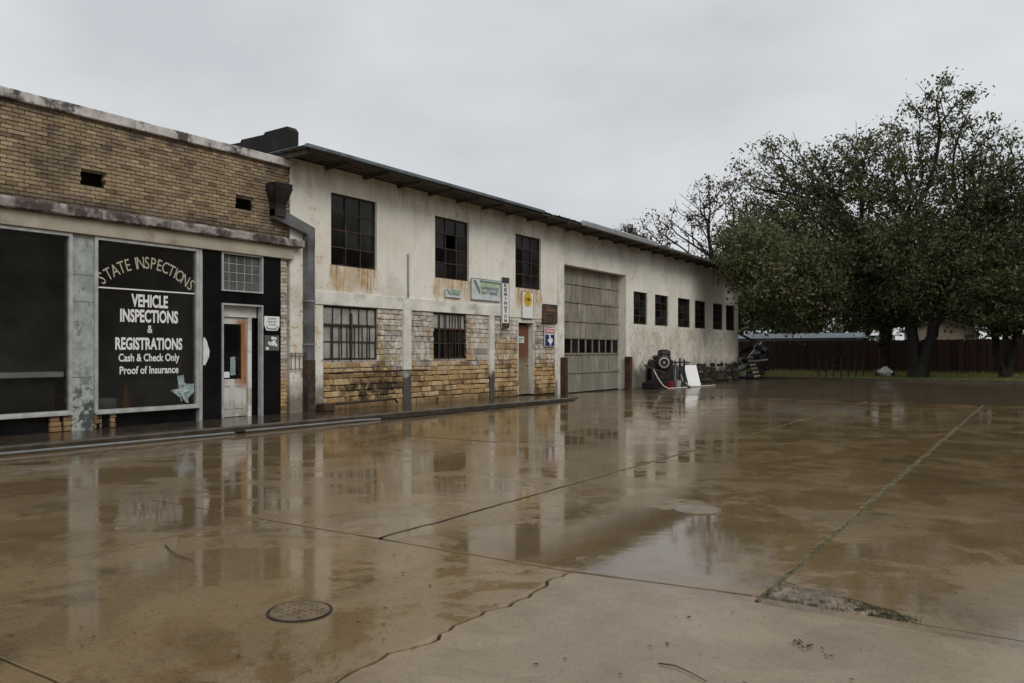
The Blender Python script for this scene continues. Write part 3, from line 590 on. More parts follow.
MB().box(-13.62, -13.612, 7.72, 9.62, 2.555, 2.578).build('painted_line', 'vinyl', w2)
for s, zz, h, wd, b in (('VEHICLE', 2.27, .215, .72, .034), ('INSPECTIONS', 1.995, .215, 1.14, .034), ('&', 1.80, .14, .10, .015), ('REGISTRATIONS', 1.50, .205, 1.32, .034), ('Cash & Check Only', 1.285, .135, 1.20, .022), ('Proof of Insurance', 1.06, .135, 1.16, .022)):
    text(MB(), s, -13.617, 8.70, zz, h, wd, b).build('window_lettering', 'vinyl', w2)
TX = [(.36, 1), (.62, 1), (.62, .70), (.72, .66), (.86, .64), (.99, .62), (1.0, .42), (.96, .30), (.80, .20), (.68, .10), (.70, -.04), (.60, -.02), (.50, .12), (.42, .26), (.32, .24), (.26, .33), (.16, .40), (.04, .53), (.36, .54)]
def texas(mb, x, y, z, s, th=.003, rot=0, dent=1.):
    ca, sa = math.cos(rot), math.sin(rot); P = [((u - .5) * s, (v - .48) * s) for u, v in TX]
    return mb.prism([(y + a * ca - b * sa, z + a * sa + b * ca) for a, b in P], 'x', x, x + th)
st = texas(MB(), -13.62, 9.36, .74, .52, rot=.12).build('state_map_sticker', 'bluevin', w2)
sm = MB()
for k, (yy, zz, ww, hh, rr) in enumerate([(9.30, .90, .12, .03, 1.6), (9.36, .92, .10, .03, 1.6), (9.28, .70, .3, .025, .0), (9.40, .66, .22, .03, .3), (9.36, .58, .2, .03, -1.1), (9.44, .74, .16, .03, .15), (9.3, .50, .14, .02, -1.2)]):
    text(sm, ['TEXAS', 'TEXAS', 'TEXAS', 'TEXAS', 'TEXAS', 'TX', 'TX'][k], -13.614, 9.36 + (yy - 9.35) * .8, .74 + (zz - .72) * .8, hh * .85, ww * .8, .02, rr)
kind(sm.build('sticker_print', 'vinyl', st), 'stuff')
MB().box(-13.85, -13.61, 7.272, 7.648, .13, 3.438).build('tile_pier', 'tile', shop)
for zz in (1.02, 1.52, 1.92, 2.3, 2.75): MB().box(-13.61, -13.606, 7.274, 7.646, zz, zz + .008).build('tile_joint', 'alu' if zz in (1.92, 1.52) else 'mortar', shop)
MB().box(-13.9, -13.66, 1.5, 7.27, .13, .40).build('stall_riser', 'black', shop); MB().box(-13.9, -13.66, 7.65, 9.69, .13, .385).build('stall_riser', 'black', shop)
for (a, b, zt) in ((6.92, 7.26, .385), (7.66, 7.78, .37), (7.95, 8.03, .34)):
    mb = MB(); zz = .135
    while zz < zt - .03: mb.box(-13.655, -13.60 + R.uniform(-.01, .01), a, (a + b) / 2 + R.uniform(-.04, .04), zz, zz + .075, .006).box(-13.655, -13.605 + R.uniform(-.01, .01), (a + b) / 2 + .05, b, zz, zz + .075, .006); zz += .085
    mb.build('exposed_brick', 'block', shop)
MB().box(-13.9, -13.6, 2.5, 2.88, .13, 3.438).box(-13.9, -13.6, 1.5, 2.5, .401, 3.438).build('end_pier', 'tile', shop)
# black surround with the entrance
for i, (a, b, c, d) in enumerate(((9.80, 10.215, .13, 3.438), (11.225, 11.705, .13, 3.438), (10.217, 11.223, 2.42, 2.66))): MB().box(-13.8, -13.60, a, b, c, d).build('black_panel', 'black', shop)
MB().box(-13.7, -13.57, 9.70, 9.742, .13, 3.438).box(-13.8, -13.61, 9.743, 9.799, .13, 3.438).build('corner_trim', 'alu', shop)
paper = [(0, -.26), (.04, -.27), (.09, -.18), (.13, -.1), (.14, .02), (.11, .1), (.08, .2), (.03, .28), (0, .24)]
MB().prism([(9.80 + a, 1.46 + b * 1.0) for a, b in paper], 'x', -13.598, -13.592).build('torn_paper', 'white', shop)
fr = MB(); fr.box(-13.7, -13.57, 10.218, 10.252, .13, 2.42).box(-13.7, -13.57, 11.188, 11.222, .13, 2.42).box(-13.7, -13.57, 10.252, 11.188, 2.386, 2.42); fr.build('door_frame', 'alu', shop)
d = MB().box(-13.83, -13.78, 10.255, 10.96, .14, .90).box(-13.83, -13.78, 10.255, 10.96, 2.02, 2.15).box(-13.83, -13.78, 10.255, 10.36, .90, 2.02).box(-13.83, -13.78, 10.84, 10.96, .90, 2.02).build('entrance_door', 'whitedoor', shop)
MB().box(-13.81, -13.80, 10.36, 10.84, .90, 2.02).build('pane', 'glass', d)
for a in (10.34, 10.64):
    q = MB(); q.box(-13.78, -13.768, a, a + .24, .30, .33).box(-13.78, -13.768, a, a + .24, .76, .79).box(-13.78, -13.768, a, a + .03, .33, .76).box(-13.78, -13.768, a + .21, a + .24, .33, .76).build('panel_moulding', 'whitedoor', d)
MB().lathe((-13.78, 10.31, .98), [(.025, 0), (.03, .02), (.03, .05), (.01, .06)], 'x', 10).build('door_knob', 'alu', d)
MB().box(-13.799, -13.796, 10.58, 10.70, .98, 1.35).build('notice', 'bluevin', d); MB().box(-13.799, -13.796, 10.38, 10.56, .93, 1.05).build('notice', 'vinyl', d)
MB().box(-13.83, -13.74, 10.255, 11.185, 2.16, 2.384).box(-13.83, -13.74, 10.97, 11.06, .13, 2.155).build('inner_door_frame', 'white', shop)
MB().box(-13.83, -13.79, 11.062, 11.185, .13, 2.155).build('side_light', 'black', shop)
tw = MB(); tw.box(-13.7, -13.57, 10.217, 10.25, 2.662, 3.438).box(-13.7, -13.57, 11.19, 11.223, 2.662, 3.438).box(-13.7, -13.57, 10.25, 11.19, 2.662, 2.695).box(-13.7, -13.57, 10.25, 11.19, 3.405, 3.438)
tw = tw.build('transom_window', 'alu', shop)
for i in range(5):
    for j in range(4):
        a = 10.25 + .94 * i / 5; c = 2.695 + .71 * j / 4; MB().box(-13.70, -13.66, a + .012, a + .176, c + .012, c + .166, .012).build('glass_block', 'blockglass', tw)
gb = MB()
for i in range(1, 5): gb.box(-13.695, -13.655, 10.25 + .94 * i / 5 - .01, 10.25 + .94 * i / 5 + .01, 2.696, 3.404)
for j in range(1, 4): gb.box(-13.694, -13.656, 10.251, 11.189, 2.695 + .71 * j / 4 - .01, 2.695 + .71 * j / 4 + .01)
gb.build('glazing_bar', 'galv', tw)
mb = MB(); zz = .13
while zz < 3.55:
    mb.box(-13.8, -13.6 + R.uniform(-.005, .005), 11.708, 11.87, zz, zz + .07, .005); zz += .078
mb.build('brick_jamb', 'block', shop)
# shell and rooms behind
sh = MB(); sh.box(-24, -23.8, 1.5, 11.93, 0, 5.3).box(-23.8, -13.9, 1.5, 1.7, 0, 5.3).box(-23.8, -14.0, 1.7, 11.93, 5.1, 5.3).build('rear_shell', 'redbrick', shop)
MB().box(-17.6, -17.5, 1.7, 11.9, .12, 3.6).box(-19.9, -13.91, 1.71, 11.9, 3.5, 3.58).box(-19.9, -13.7, 1.71, 11.9, .05, .125).box(-19.9, -13.83, 9.75, 9.79, .13, 3.49).box(-19.9, -13.91, 11.85, 11.92, .13, 3.49).build('room_lining', 'room', shop)
tag(MB().box(-14.1, -13.72, 2.95, 7.2, 1.03, 1.12, .01).build('shop_counter', 'white'), 'long low white counter just inside the left display window', 'counter')
MB().box(-14.08, -13.9, 3.0, 7.15, .125, 1.03).build('counter_front', 'dark', bpy.data.objects['shop_counter'])
c = thing('traffic_cone', 'faded cone standing inside the lettered shop window', 'cone', (-14.9, 9.0, .13)); MB().lathe((-14.9, 9.0, .13), [(.15, .02), (.13, .05), (.03, .7), (.02, .71)]).build('body', 'cone', c); MB().box(-15.09, -14.71, 8.81, 9.19, .126, .15).build('base', 'rubber', c)
tag(MB().tube([(-14.1, 9.55, .13), (-13.95, 9.52, 1.7)], .018).build('broom_handle', 'tan'), 'thin tan stick leaning inside the right edge of the lettered window', 'stick')
tag(MB().box(-14.5, -14.1, 7.95, 8.35, .126, .62, .01).build('storage_box', 'galv'), 'small grey box on the floor behind the lettered window', 'box')
for k, (lb, x, y, wd, hh, mt) in enumerate((('tall grey shelf unit against the back wall of the shop', -17.2, 3.4, 1.2, 1.9, 'duct'), ('low dark cabinet in the shop behind the lettered window', -16.9, 8.3, 1.0, .95, 'wood'))):
    t = thing('shelf_unit' if k == 0 else 'cabinet', lb, 'shelf' if k == 0 else 'cabinet', (x, y, .13)); n_ = 4 if k == 0 else 2
    MB().box(x - .25, x + .25, y - wd / 2, y - wd / 2 + .04, .13, hh).build('side', mt, t); MB().box(x - .25, x + .25, y + wd / 2 - .04, y + wd / 2, .13, hh).build('side', mt, t)
    for i in range(n_ + 1): zz = .2 + (hh - .24) * i / n_; MB().box(x - .24, x + .24, y - wd / 2 + .04, y + wd / 2 - .04, zz, zz + .03).build('shelf_board', mt, t)
def chair(label, x, y):
    t = thing('chair', label, 'chair', (x, y, .13), 'chairs inside the shop'); MB().box(x - .22, x + .22, y - .22, y + .22, .55, .60, .015).build('seat', 'machine', t); MB().box(x - .22, x - .18, y - .2, y + .2, .72, 1.05, .01).build('backrest', 'machine', t)
    for dx, dy in ((-.2, -.2), (-.2, .2), (.2, -.2), (.2, .2)): MB().tube([(x + dx, y + dy, .13), (x + dx * .95, y + dy * .95, .74 if dx < 0 else .56)], .014, 6).build('leg', 'galv', t)
chair('dark chair inside the left shop window nearer the tiled pier', -15.1, 6.9); chair('dark chair inside the left shop window further from the tiled pier', -15.2, 5.9)
lm = thing('ceiling_lamp', 'small lit lamp hanging deep inside the left shop window', 'lamp', (-17.0, 6.52, 2.35)); MB().lathe((-17.0, 6.52, 2.35), [(.02, -.05), (.06, -.02), (.06, .02), (.02, .05)]).build('bulb', 'lamp', lm); MB().tube([(-17.0, 6.52, 2.4), (-17.0, 6.52, 3.49)], .01).build('cord', 'rubber', lm)

# ================================================================== GARAGE BUILDING
gar = thing('garage_building', 'long whitewashed two storey garage with steel windows and wooden roller door', 'building', (-13.6, 27, 0))
def rz(y): return 5.68 - .0052 * max(0, y - 20)
YE = 42.5
up = [(a, b, 3.44, 5.10) for a, b in WIN_UP]; GD = (23.84, 28.73, 0, 4.43)
SW = [(29.42, 30.76), (31.53, 32.97), (34.06, 35.59), (36.15, 37.62), (38.6, 40.08), (40.54, 41.97)]
small = [(a, b, 2.56, 3.86) for a, b in SW]; low = [(a, b, 1.26, 2.51) for a, b in WIN_LOW]; door = (21.01, 21.94, 0, 2.36)
wl = wallgrid('front_wall', 'stucco', gar, 11.96, YE, 2.515, 5.5, XF, -13.95, up + [(GD[0], GD[1], 2.0, GD[3])] + small, lambda y: rz(y) - .03)
wallgrid('pier_wall', 'stucco', gar, 23.28, 23.84, 0, 2.515, XF, -13.95, [])
wallgrid('far_bay_wall', 'stucco', gar, 28.73, YE, 0, 2.515, XF, -13.95, [])
wallgrid('near_pier_wall', 'stucco', gar, 11.96, 12.92, .0, 2.515, XF, -13.95, [])
sw = wallgrid('stone_wall', 'stonemortar', gar, 12.92, 23.28, 0, 2.515, -13.637, -13.95, low + [door])
bk = MB().box(-.09, 0, 0, .3, 0, .128, .012).build('stone_block', 'block'); bkd = bk.data; bpy.data.objects.remove(bk)
cand = []; z = .10; row = 0; H = low + [door]
PIL = [(15.62, 15.93), (19.44, 19.68)]
while z < 2.48:
    y = 12.93; first = True; ch = min(R.choice([.105, .12, .128, .14, .165]), 2.51 - z)
    while y < 23.26:
        L = R.choice([.16, .2, .26, .30, .34, .42]) * (.5 if first and row % 2 else 1); first = False
        a, b = y, min(y + L, 23.27); segs = [(a, b)]
        for h in [q for q in H if z + ch > q[2] + .02 and z < q[3] - .02] + [(p[0] + .03, p[1] - .03, 0, 3) for p in PIL]:
            ns = []
            for s in segs:
                if s[1] <= h[0] or s[0] >= h[1]: ns.append(s)
                else:
                    if s[0] < h[0]: ns.append((s[0], h[0]))
                    if s[1] > h[1]: ns.append((h[1], s[1]))
            segs = ns
        cand += [(s[0], s[1], z, ch) for s in segs if s[1] - s[0] > .05]; y += L + R.uniform(.008, .022)
    z += ch + .014; row += 1
cand.sort(key=lambda c: (c[2] > 1.1, c[0])); mb = MB()
for i, (a, b, z, h) in enumerate(cand):
    dx = R.uniform(-.012, .008) - (.014 if z > 1.05 else 0); z += R.uniform(-.005, .005)
    if i < 300: share(bkd, 'stone_block', sw, (XF + dx, a, z), (R.uniform(-.03, .03), R.uniform(-.05, .05), R.uniform(-.03, .03)), (1, (b - a) / .3, h / .128 * R.uniform(.92, 1.02)))
    else: mb.box(XF - .09 + dx, XF + dx, a, b, z, z + h, .011)
kind(mb.build('stonework', 'block', sw), 'stuff')
MB().box(-13.7, -13.572, 12.66, 20.0, 2.52, 2.83, .006).build('cement_band', 'band', gar)
for a, b in PIL: MB().box(-13.7, -13.565, a, b, .09, 2.519, .008).build('pilaster', 'pilaster', gar)
MB().box(-13.7, -13.568, 23.42, 23.83, .02, 4.43, .006).build('door_pilaster', 'band', gar)
mb = MB(); z = 0                                                                   # rough footing stones of the far bay
for row in range(5):
    y = 32.6 + row * .25 + R.uniform(0, .2)
    while y < 42.4:
        L = R.uniform(.18, .6); b = min(y + L, 42.45); o = R.uniform(-.03, .03)
        if not (row > 2 and R.random() < .45): mb.box(-13.65, XF + R.uniform(.005, .09), y, b, max(0, z + o), z + o + R.uniform(.12, .19), .025)
        y += L + R.uniform(.01, .05)
    z += .185
kind(mb.build('footing_stone', 'darkstone', gar), 'stuff')
def steelwin(y0, y1, z0, z1, nc, nr, pane='oldglass', open_=()):
    f = MB(); xo, xi, b = -13.70, -13.66, .035
    f.box(xo, xi, y0, y0 + b, z0, z1).box(xo, xi, y1 - b, y1, z0, z1).box(xo, xi, y0 + b, y1 - b, z0, z0 + b).box(xo, xi, y0 + b, y1 - b, z1 - b, z1)
    w = f.build('window', 'steel', gar); g = MB(); cw = (y1 - y0 - 2 * b) / nc; ch = (z1 - z0 - 2 * b) / nr
    for i in range(1, nc): g.box(xo + .005, xi + .008, y0 + b + cw * i - .013, y0 + b + cw * i + .013, z0 + b, z1 - b)
    for j in range(1, nr): g.box(xo + .006, xi + .007, y0 + b, y1 - b, z0 + b + ch * j - .013, z0 + b + ch * j + .013)
    g.build('glazing_bar', 'steel', w)
    for i in range(nc):
        for j in range(nr):
            if (i, j) in open_: continue
            a, c = y0 + b + cw * i + .013, z0 + b + ch * j + .013; o = MB().box(-.003, .003, 0, cw - .026, 0, ch - .026).build('pane', 'milky' if (pane == 'milky' or (pane == 'half' and j == nr - 1)) else 'oldglass'); o.parent = w; q = rootloc(gar)
            o.location = (-13.68 - q[0], a - q[1], c - q[2]); o.rotation_euler = (0, R.uniform(-.03, .03), R.uniform(-.02, .02))
    return w
for k, h in enumerate(up):
    w = steelwin(*h, 3, 4, open_=((1, 2),) if k == 1 else ())
for k, h in enumerate(low):
    w = steelwin(*h, 6 if k == 0 else 5, 3, pane='milky' if k == 0 else 'half')
    g = MB(); n = 7 if k == 0 else 6                       # bars set outside the glass
    g.box(-13.65, -13.625, h[0] + .02, h[1] - .02, 2.06, 2.10)
    for i in range(1, n): yy = h[0] + (h[1] - h[0]) * i / n; g.box(-13.648, -13.63, yy - .011, yy + .011, h[2] + .01, 2.07 if k == 0 else h[3] - .01)
    if k == 0: g.box(-13.655, -13.615, (h[0] + h[1]) / 2 - .03, (h[0] + h[1]) / 2 + .03, h[2], h[3] - .15)
    g.build('security_bar', 'steel', w)
    mb = MB(); nn = 26                                     # pleated curtain inside
    for i in range(nn + 1): yy = h[0] + .05 + (h[1] - h[0] - .1) * i / nn; xx = -13.80 + .03 * (i % 2); mb.v += [(xx, yy, h[2] + (.02 if k == 0 else .5)), (xx, yy, h[3] - .03)]
    mb.f = [(2 * i, 2 * i + 2, 2 * i + 3, 2 * i + 1) for i in range(nn)]
    mb.build('curtain', 'curtain', w)
for h in small: steelwin(*h, 2, 4)
tag(MB().tube([(-14.25, 14.02, 3.0), (-14.1, 14.36, 5.0)], .03).build('leaning_pole', 'vinyl'), 'pale pole leaning diagonally inside the nearest upper garage window', 'pole')
# brown side door
dd = MB().box(-13.85, -13.80, 21.05, 21.93, .12, 2.30).build('side_door', 'rustdoor', gar)
for a, c in ((21.15, .3), (21.55, .3), (21.15, 1.3), (21.55, 1.3)): MB().box(-13.80, -13.792, a, a + .28, c, c + .75, .004).build('door_panel', 'rustdoor', dd)
MB().lathe((-13.8, 21.84, 1.05), [(.02, 0), (.03, .03), (.03, .06)], 'x', 10).build('door_knob', 'alu', dd)
MB().box(-13.9, -13.61, 21.01, 21.048, .12, 2.36).box(-13.9, -13.61, 21.932, 21.97, .12, 2.36).box(-13.9, -13.605, 20.96, 22.0, 2.362, 2.47, .006).build('door_frame', 'band', gar)
# roller door of planks
DX = -13.93; rows = [(.03, .72), (.74, 1.38), (1.97, 2.55), (2.57, 3.22), (3.24, 3.86), (3.88, 4.43)]
gd = MB().box(DX - .06, DX - .035, 23.85, 28.72, .02, 4.43).build('roller_door', 'dark', gar)
for k, (c, d) in enumerate(rows):
    y = 23.87
    while y < 28.69:
        L = R.choice([.34, .42, .5, .62]) if k > 2 else R.choice([.3, .38, .46]); b = min(y + L, 28.71)
        if 28.71 - b < .12: b = 28.71
        MB().box(DX - .034, DX + R.uniform(-.006, .006), y, b - .018, c, d - .01, .006).build('plank', 'plank', gd); y = b
for z in (.725, 1.385, 1.945, 2.555, 3.225, 3.865): MB().box(DX + .012, DX + .035, 23.86, 28.71, z - .035, z + .03, .005).build('door_rail', 'plank', gd)
for i in range(9):
    a = 23.90 + 4.8 * i / 9; MB().box(DX - .02, DX - .012, a + .05, a + .48, 1.44, 1.90).build('pane', 'oldglass', gd)
    MB().box(DX - .03, DX + .008, a - .032, a + .032, 1.42, 1.92).build('window_stile', 'plank', gd)
MB().box(DX - .03, DX + .008, 28.655, 28.715, 1.42, 1.92).build('window_stile', 'plank', gd)
for (a, b) in ((23.56, 23.72), (28.60, 28.80)): MB().box(-13.60 if a > 25 else -13.58, -13.36, a, b, .0, 1.27, .01).build('wheel_guard_post', 'rust', gar)
# roof, eave timbers and gutter
mb = MB(); pitch = .085; n = int((YE + .5 - 11.63) / (pitch / 4)); y0 = 11.63
for i in range(n + 1):
    y = y0 + i * pitch / 4; zz = rz(y) + .05 + .016 * math.sin(i * math.pi / 2)
    rag = .05 * mnoise.noise((y * 1.5, 2, 0)) if y < 23 else 0
    if 21.2 < y < 23.5: rag += .08 * mnoise.noise((y * 9, 0, 3)); zz += .03 * mnoise.noise((y * 6, 7, 3))
    mb.v += [(-12.74 + rag, y, zz), (-18, y, zz - .1), (-26, y, zz - .25)]
mb.f = [q for i in range(n) for q in ((i * 3, i * 3 + 1, i * 3 + 4, i * 3 + 3), (i * 3 + 1, i * 3 + 2, i * 3 + 5, i * 3 + 4))]
rf = mb.build('roof', 'roofmetal', gar)
y = 11.75
while y < YE:
    a = rz(y); dxx = R.uniform(-.06, .04); MB().add([(-14.0, y, a - .13), (-12.84 + dxx, y, a - .09), (-12.84 + dxx, y, a + .03), (-14.0, y, a + .03), (-14.0, y + .06, a - .13), (-12.84 + dxx, y + .06, a - .09), (-12.84 + dxx, y + .06, a + .03), (-14.0, y + .06, a + .03)], [(3, 2, 1, 0), (4, 5, 6, 7), (0, 1, 5, 4), (1, 2, 6, 5), (2, 3, 7, 6), (3, 0, 4, 7)]).build('rafter_tail', 'wood', rf); y += 1.22
for xx in (-13.58, -13.36, -13.14, -12.95):
    MB().add([(xx, 11.66, rz(11.7) - .0), (xx + .17, 11.66, rz(11.7) - .0), (xx + .17, YE + .4, rz(YE) - .0), (xx, YE + .4, rz(YE) - .0), (xx, 11.66, rz(11.7) + .028), (xx + .17, 11.66, rz(11.7) + .028), (xx + .17, YE + .4, rz(YE) + .028), (xx, YE + .4, rz(YE) + .028)], [(3, 2, 1, 0), (4, 5, 6, 7), (0, 1, 5, 4), (1, 2, 6, 5), (2, 3, 7, 6), (3, 0, 4, 7)]).build('eave_board', 'wood', rf)
pr = [(-.0, .09), (.0, -.02), (.05, -.07), (.11, -.06), (.13, .06), (.12, .09)]; mb = MB(); a, b = 23.5, 29.5
for (t, yy) in ((0, a), (1, b)): mb.v += [(-12.74 + u, yy, rz(yy) + .02 + v) for u, v in pr]
mb.f = [(i, i + 1, i + 7, i + 6) for i in range(5)] + [(0, 1, 2, 3, 4, 5), (11, 10, 9, 8, 7, 6)]
mb.build('gutter', 'gutter', rf); mb = MB()
for yy in (29.6, 42.9): mb.v += [(-12.75, yy, rz(yy) - .05), (-12.70, yy, rz(yy) - .05), (-12.70, yy, rz(yy) + .03), (-12.75, yy, rz(yy) + .03)]
mb.f = [(0, 1, 5, 4), (1, 2, 6, 5), (2, 3, 7, 6), (3, 0, 4, 7), (3, 2, 1, 0), (4, 5, 6, 7)]; mb.build('fascia_board', 'wood', rf)
mb = MB()
for yy in (11.62, 21.1): mb.v += [(-12.77, yy, rz(yy) + .01), (-12.68, yy, rz(yy) + .01), (-12.68, yy, rz(yy) + .075), (-12.77, yy, rz(yy) + .075)]
mb.f = [(0, 1, 5, 4), (1, 2, 6, 5), (2, 3, 7, 6), (3, 0, 4, 7), (3, 2, 1, 0), (4, 5, 6, 7)]; mb.build('drip_edge', 'roofmetal', rf)
# fire wall above the shop roof
fw = MB(); prof = [(-13.62, 5.30), (-13.60, 6.24), (-13.68, 6.33), (-14.4, 6.31), (-14.45, 6.26), (-15.2, 6.26), (-15.25, 6.2), (-16.0, 6.22), (-16.8, 6.2), (-16.85, 6.12), (-19, 6.12), (-26, 6.2), (-26, 5.0)]
fw.prism([(a, b) for a, b in prof], 'y', 11.955, 12.2).build('fire_wall', 'tar', gar)
mb = MB().box(-26, -25.7, 12.2, YE, 0, 5.4).box(-25.7, -13.95, YE - .3, YE, 0, rz(YE) - .05).box(-25.7, -13.95, 11.97, 12.1, 0, 5.4).build('rear_shell', 'stucco', gar)
MB().box(-25.6, -14.0, 12.2, YE - .3, -.02, .004).box(-21.1, -21, 12.2, YE - .31, .01, 5.2).box(-20.9, -14.3, 12.2, YE - .31, 2.60, 2.70).build('inner_partition', 'dark', gar)
# pipes on the wall
MB().tube([(-13.56, 15.80, 2.84), (-13.56, 15.80, 3.95)], .022).build('conduit', 'galv', gar)
MB().tube([(-13.50, 12.85, .97), (-13.50, 14.5, .99), (-13.50, 16.5, .985)], .018).build('wall_pipe', 'steel', gar)
MB().tube([(-13.40, 13.0, .20), (-13.40, 13.05, .27), (-13.40, 15.1, .30), (-13.40, 15.2, .2)], .03).build('low_rail', 'steel', gar)
MB().box(-13.57, -13.3, 12.68, 12.98, .128, .30, .02).build('meter_box', 'rust', gar)
k = MB()
for q in (1.08, 1.36, 1.42): k.tube([(-13.55, 11.92, q), (-13.55, 12.34, q)], .009, 6)
for i in range(4): k.tube([(-13.55, 11.95 + i * .12, 1.06), (-13.55, 11.95 + i * .12, 1.42)], .008, 6)
k.build('wire_rack', 'steel', gar)
# leader head and duct
ds = MB(); ds.box(-13.6, -13.33, 11.62, 11.96, 4.55, 4.78, .01); v = [(-13.6, 11.58, 4.78), (-13.30, 11.58, 4.78), (-13.30, 12.0, 4.78), (-13.6, 12.0, 4.78)]
hd = MB(); hd.v = [(X_, Y_, Z_) for (Z_, x1_, y0_, y1_) in ((4.98, -13.27, 11.30, 11.74), (4.86, -13.27, 11.30, 11.74), (4.55, -13.38, 11.40, 11.66), (4.30, -13.38, 11.40, 11.66)) for (X_, Y_) in ((-13.59, y0_), (x1_, y0_), (x1_, y1_), (-13.59, y1_))]
hd.f = [(0, 1, 2, 3)] + [(k * 4 + j, k * 4 + (j + 1) % 4, k * 4 + 4 + (j + 1) % 4, k * 4 + 4 + j) for k in range(3) for j in range(4)] + [(12, 13, 14, 15)]
dsp = MB().prism([(11.40, 4.24), (12.31, 4.02), (12.31, 3.75), (12.52, 3.75), (12.52, 4.18), (11.66, 4.44), (11.40, 4.44)], 'x', -13.59, -13.43).build('downspout', 'duct', gar)
hd.build('leader_head', 'tar', dsp)
MB().box(-13.59, -13.43, 12.315, 12.515, 1.27, 3.749).build('upper_pipe', 'duct', dsp); MB().box(-13.595, -13.42, 12.31, 12.52, .13, 1.269).build('lower_pipe', 'steel', dsp)
for z in (1.6, 2.55): MB().box(-13.598, -13.415, 12.30, 12.53, z, z + .035).build('pipe_strap', 'galv', dsp)

# ================================================================== SIGNS
def board(name, label, y0, y1, z0, z1, mat, x=-13.55, th=.02, frame=None, slope=0):
    s = thing(name, label, 'sign', (x, (y0 + y1) / 2, z0)); MB().box(x - th, x, y0, y1, z0, z1, .003).build('board', mat, s)
    if frame: f = .015; MB().box(x, x + .008, y0, y0 + f, z0, z1).box(x, x + .008, y1 - f, y1, z0, z1).box(x, x + .008, y0 + f, y1 - f, z0, z0 + f).box(x, x + .008, y0 + f, y1 - f, z1 - f, z1).build('frame', frame, s)
    return s
X2 = -13.545
def battery(s, y0, y1, z0, z1, txt):
    W, Hh = y1 - y0, z1 - z0; P = lambda u, v: (y0 + u * W, z0 + v * Hh)
    MB().prism([P(.06, .90), P(.26, .28), P(.30, .40), P(.14, .90)], 'x', X2 - .002, X2 + .004).build('logo_stroke', 'grn2', s)
    MB().prism([P(.25, .28), P(.36, .28), P(.33, .62), P(.97, .62), P(.99, .84), P(.33, .86), P(.28, .45)], 'x', X2 - .003, X2 + .001).build('logo_bar', 'green', s)
    MB().prism([P(.28, .84), P(.99, .82), P(.99, .90), P(.28, .93)], 'x', X2 - .001, X2 + .005).build('logo_edge', 'grn2', s)
    if txt: text(text(MB(), 'INTERSTATE', X2 + .004, y0 + .63 * W, z0 + .50 * Hh, .13 * Hh, .58 * W, .03), 'BATTERIES', X2 + .004, y0 + .61 * W, z0 + .30 * Hh, .13 * Hh, .52 * W, .03).build('lettering', 'grn2', s)
s = board('battery_sign', 'wide pale battery sign with green stroke logo above the second lower window', 18.50, 19.98, 2.94, 3.56, 'signgrey', frame='galv'); battery(s, 18.50, 19.98, 2.94, 3.56, True)
s = board('battery_sign', 'small pale green battery sign on the rusty sill streaks under middle upper window', 17.32, 18.03, 2.94, 3.17, 'signgrey'); battery(s, 17.32, 18.03, 2.94, 3.17, True)
s = board('vertical_sign', 'tall narrow vertical sign with stacked dark letters on white', 20.04, 20.43, 2.17, 3.69, 'vinyl', frame='ink')
MB().box(X2 - .003, X2 + .004, 20.06, 20.41, 3.52, 3.67).build('top_panel', 'ink', s); MB().box(X2 - .003, X2 + .004, 20.06, 20.41, 2.19, 2.32).build('bottom_panel', 'rust', s)
q = MB()
for i, ch in enumerate('REMINGTON'): text(q, ch, X2 + .003, 20.235, 3.405 - i * .132, .095, .14 if ch != 'I' else .04, .03)
q.build('lettering', 'ink', s)
s = board('oil_sign', 'white upright panel sign with yellow disc above the brown door', 21.17, 21.82, 2.50, 3.34, 'vinyl', frame='galv')
MB().lathe((X2 - .002, 21.49, 3.10), [(.23, 0), (.23, .006)], 'x', 28).build('yellow_disc', 'yellow', s); q = MB(); text(q, 'OIL', X2 + .008, 21.49, 3.06, .085, .28, .05).build('disc_lettering', 'ink', s)
s = board('rusty_sign', 'rusted dark brown sign with faded script beside garage door', 22.42, 23.33, 2.39, 3.01, 'brownsign', frame='rust'); q = MB()
for i in range(9): a = 22.55 + i * .075; q.tube([(X2 + .004, a, 2.76 + .03 * (i % 2)), (X2 + .004, a + .03, 2.84 + .02 * (i % 3)), (X2 + .004, a + .07, 2.77), (X2 + .004, a + .09, 2.79)], .009, 5)
q.tube([(X2 + .004, 22.52, 2.68), (X2 + .004, 23.2, 2.73)], .008, 5).build('script_lettering', 'brownlet', s)
s = board('inspection_sign', 'pink and navy sign with white state map beside garage door', 22.53, 23.14, 1.63, 2.24, 'vinyl')
MB().box(X2 - .004, X2 + .003, 22.55, 23.12, 2.06, 2.22).build('red_header', 'pink', s); MB().box(X2 - .004, X2 + .003, 22.55, 23.12, 1.65, 2.02).build('blue_field', 'navy', s)
text(MB(), 'OFFICIAL', X2 + .005, 22.835, 2.105, .07, .46, .03).build('header_lettering', 'vinyl', s); texas(MB(), X2 + .003, 22.835, 1.84, .36).build('state_map', 'vinyl', s)
s = board('door_notice', 'small white notice hung on the brown side door', 21.10, 21.62, 1.73, 1.94, 'signgrey', x=-13.77); q = MB()
for i in range(2): text(q, ['EMPLOYEES', 'ONLY'][i], -13.766, 21.36, 1.845 - i * .085, .05, .36 - .16 * i, .03)
q.build('lettering', 'grn2', s)
s = thing('shield_plaque', 'white shield shaped plaque on black panel right of shop door', 'sign', (-13.59, 11.46, 1.9))
MB().prism([(11.26, 2.20), (11.26, 2.0), (11.32, 1.90), (11.60, 1.90), (11.66, 2.0), (11.66, 2.20)], 'x', -13.598, -13.585).build('board', 'vinyl', s)
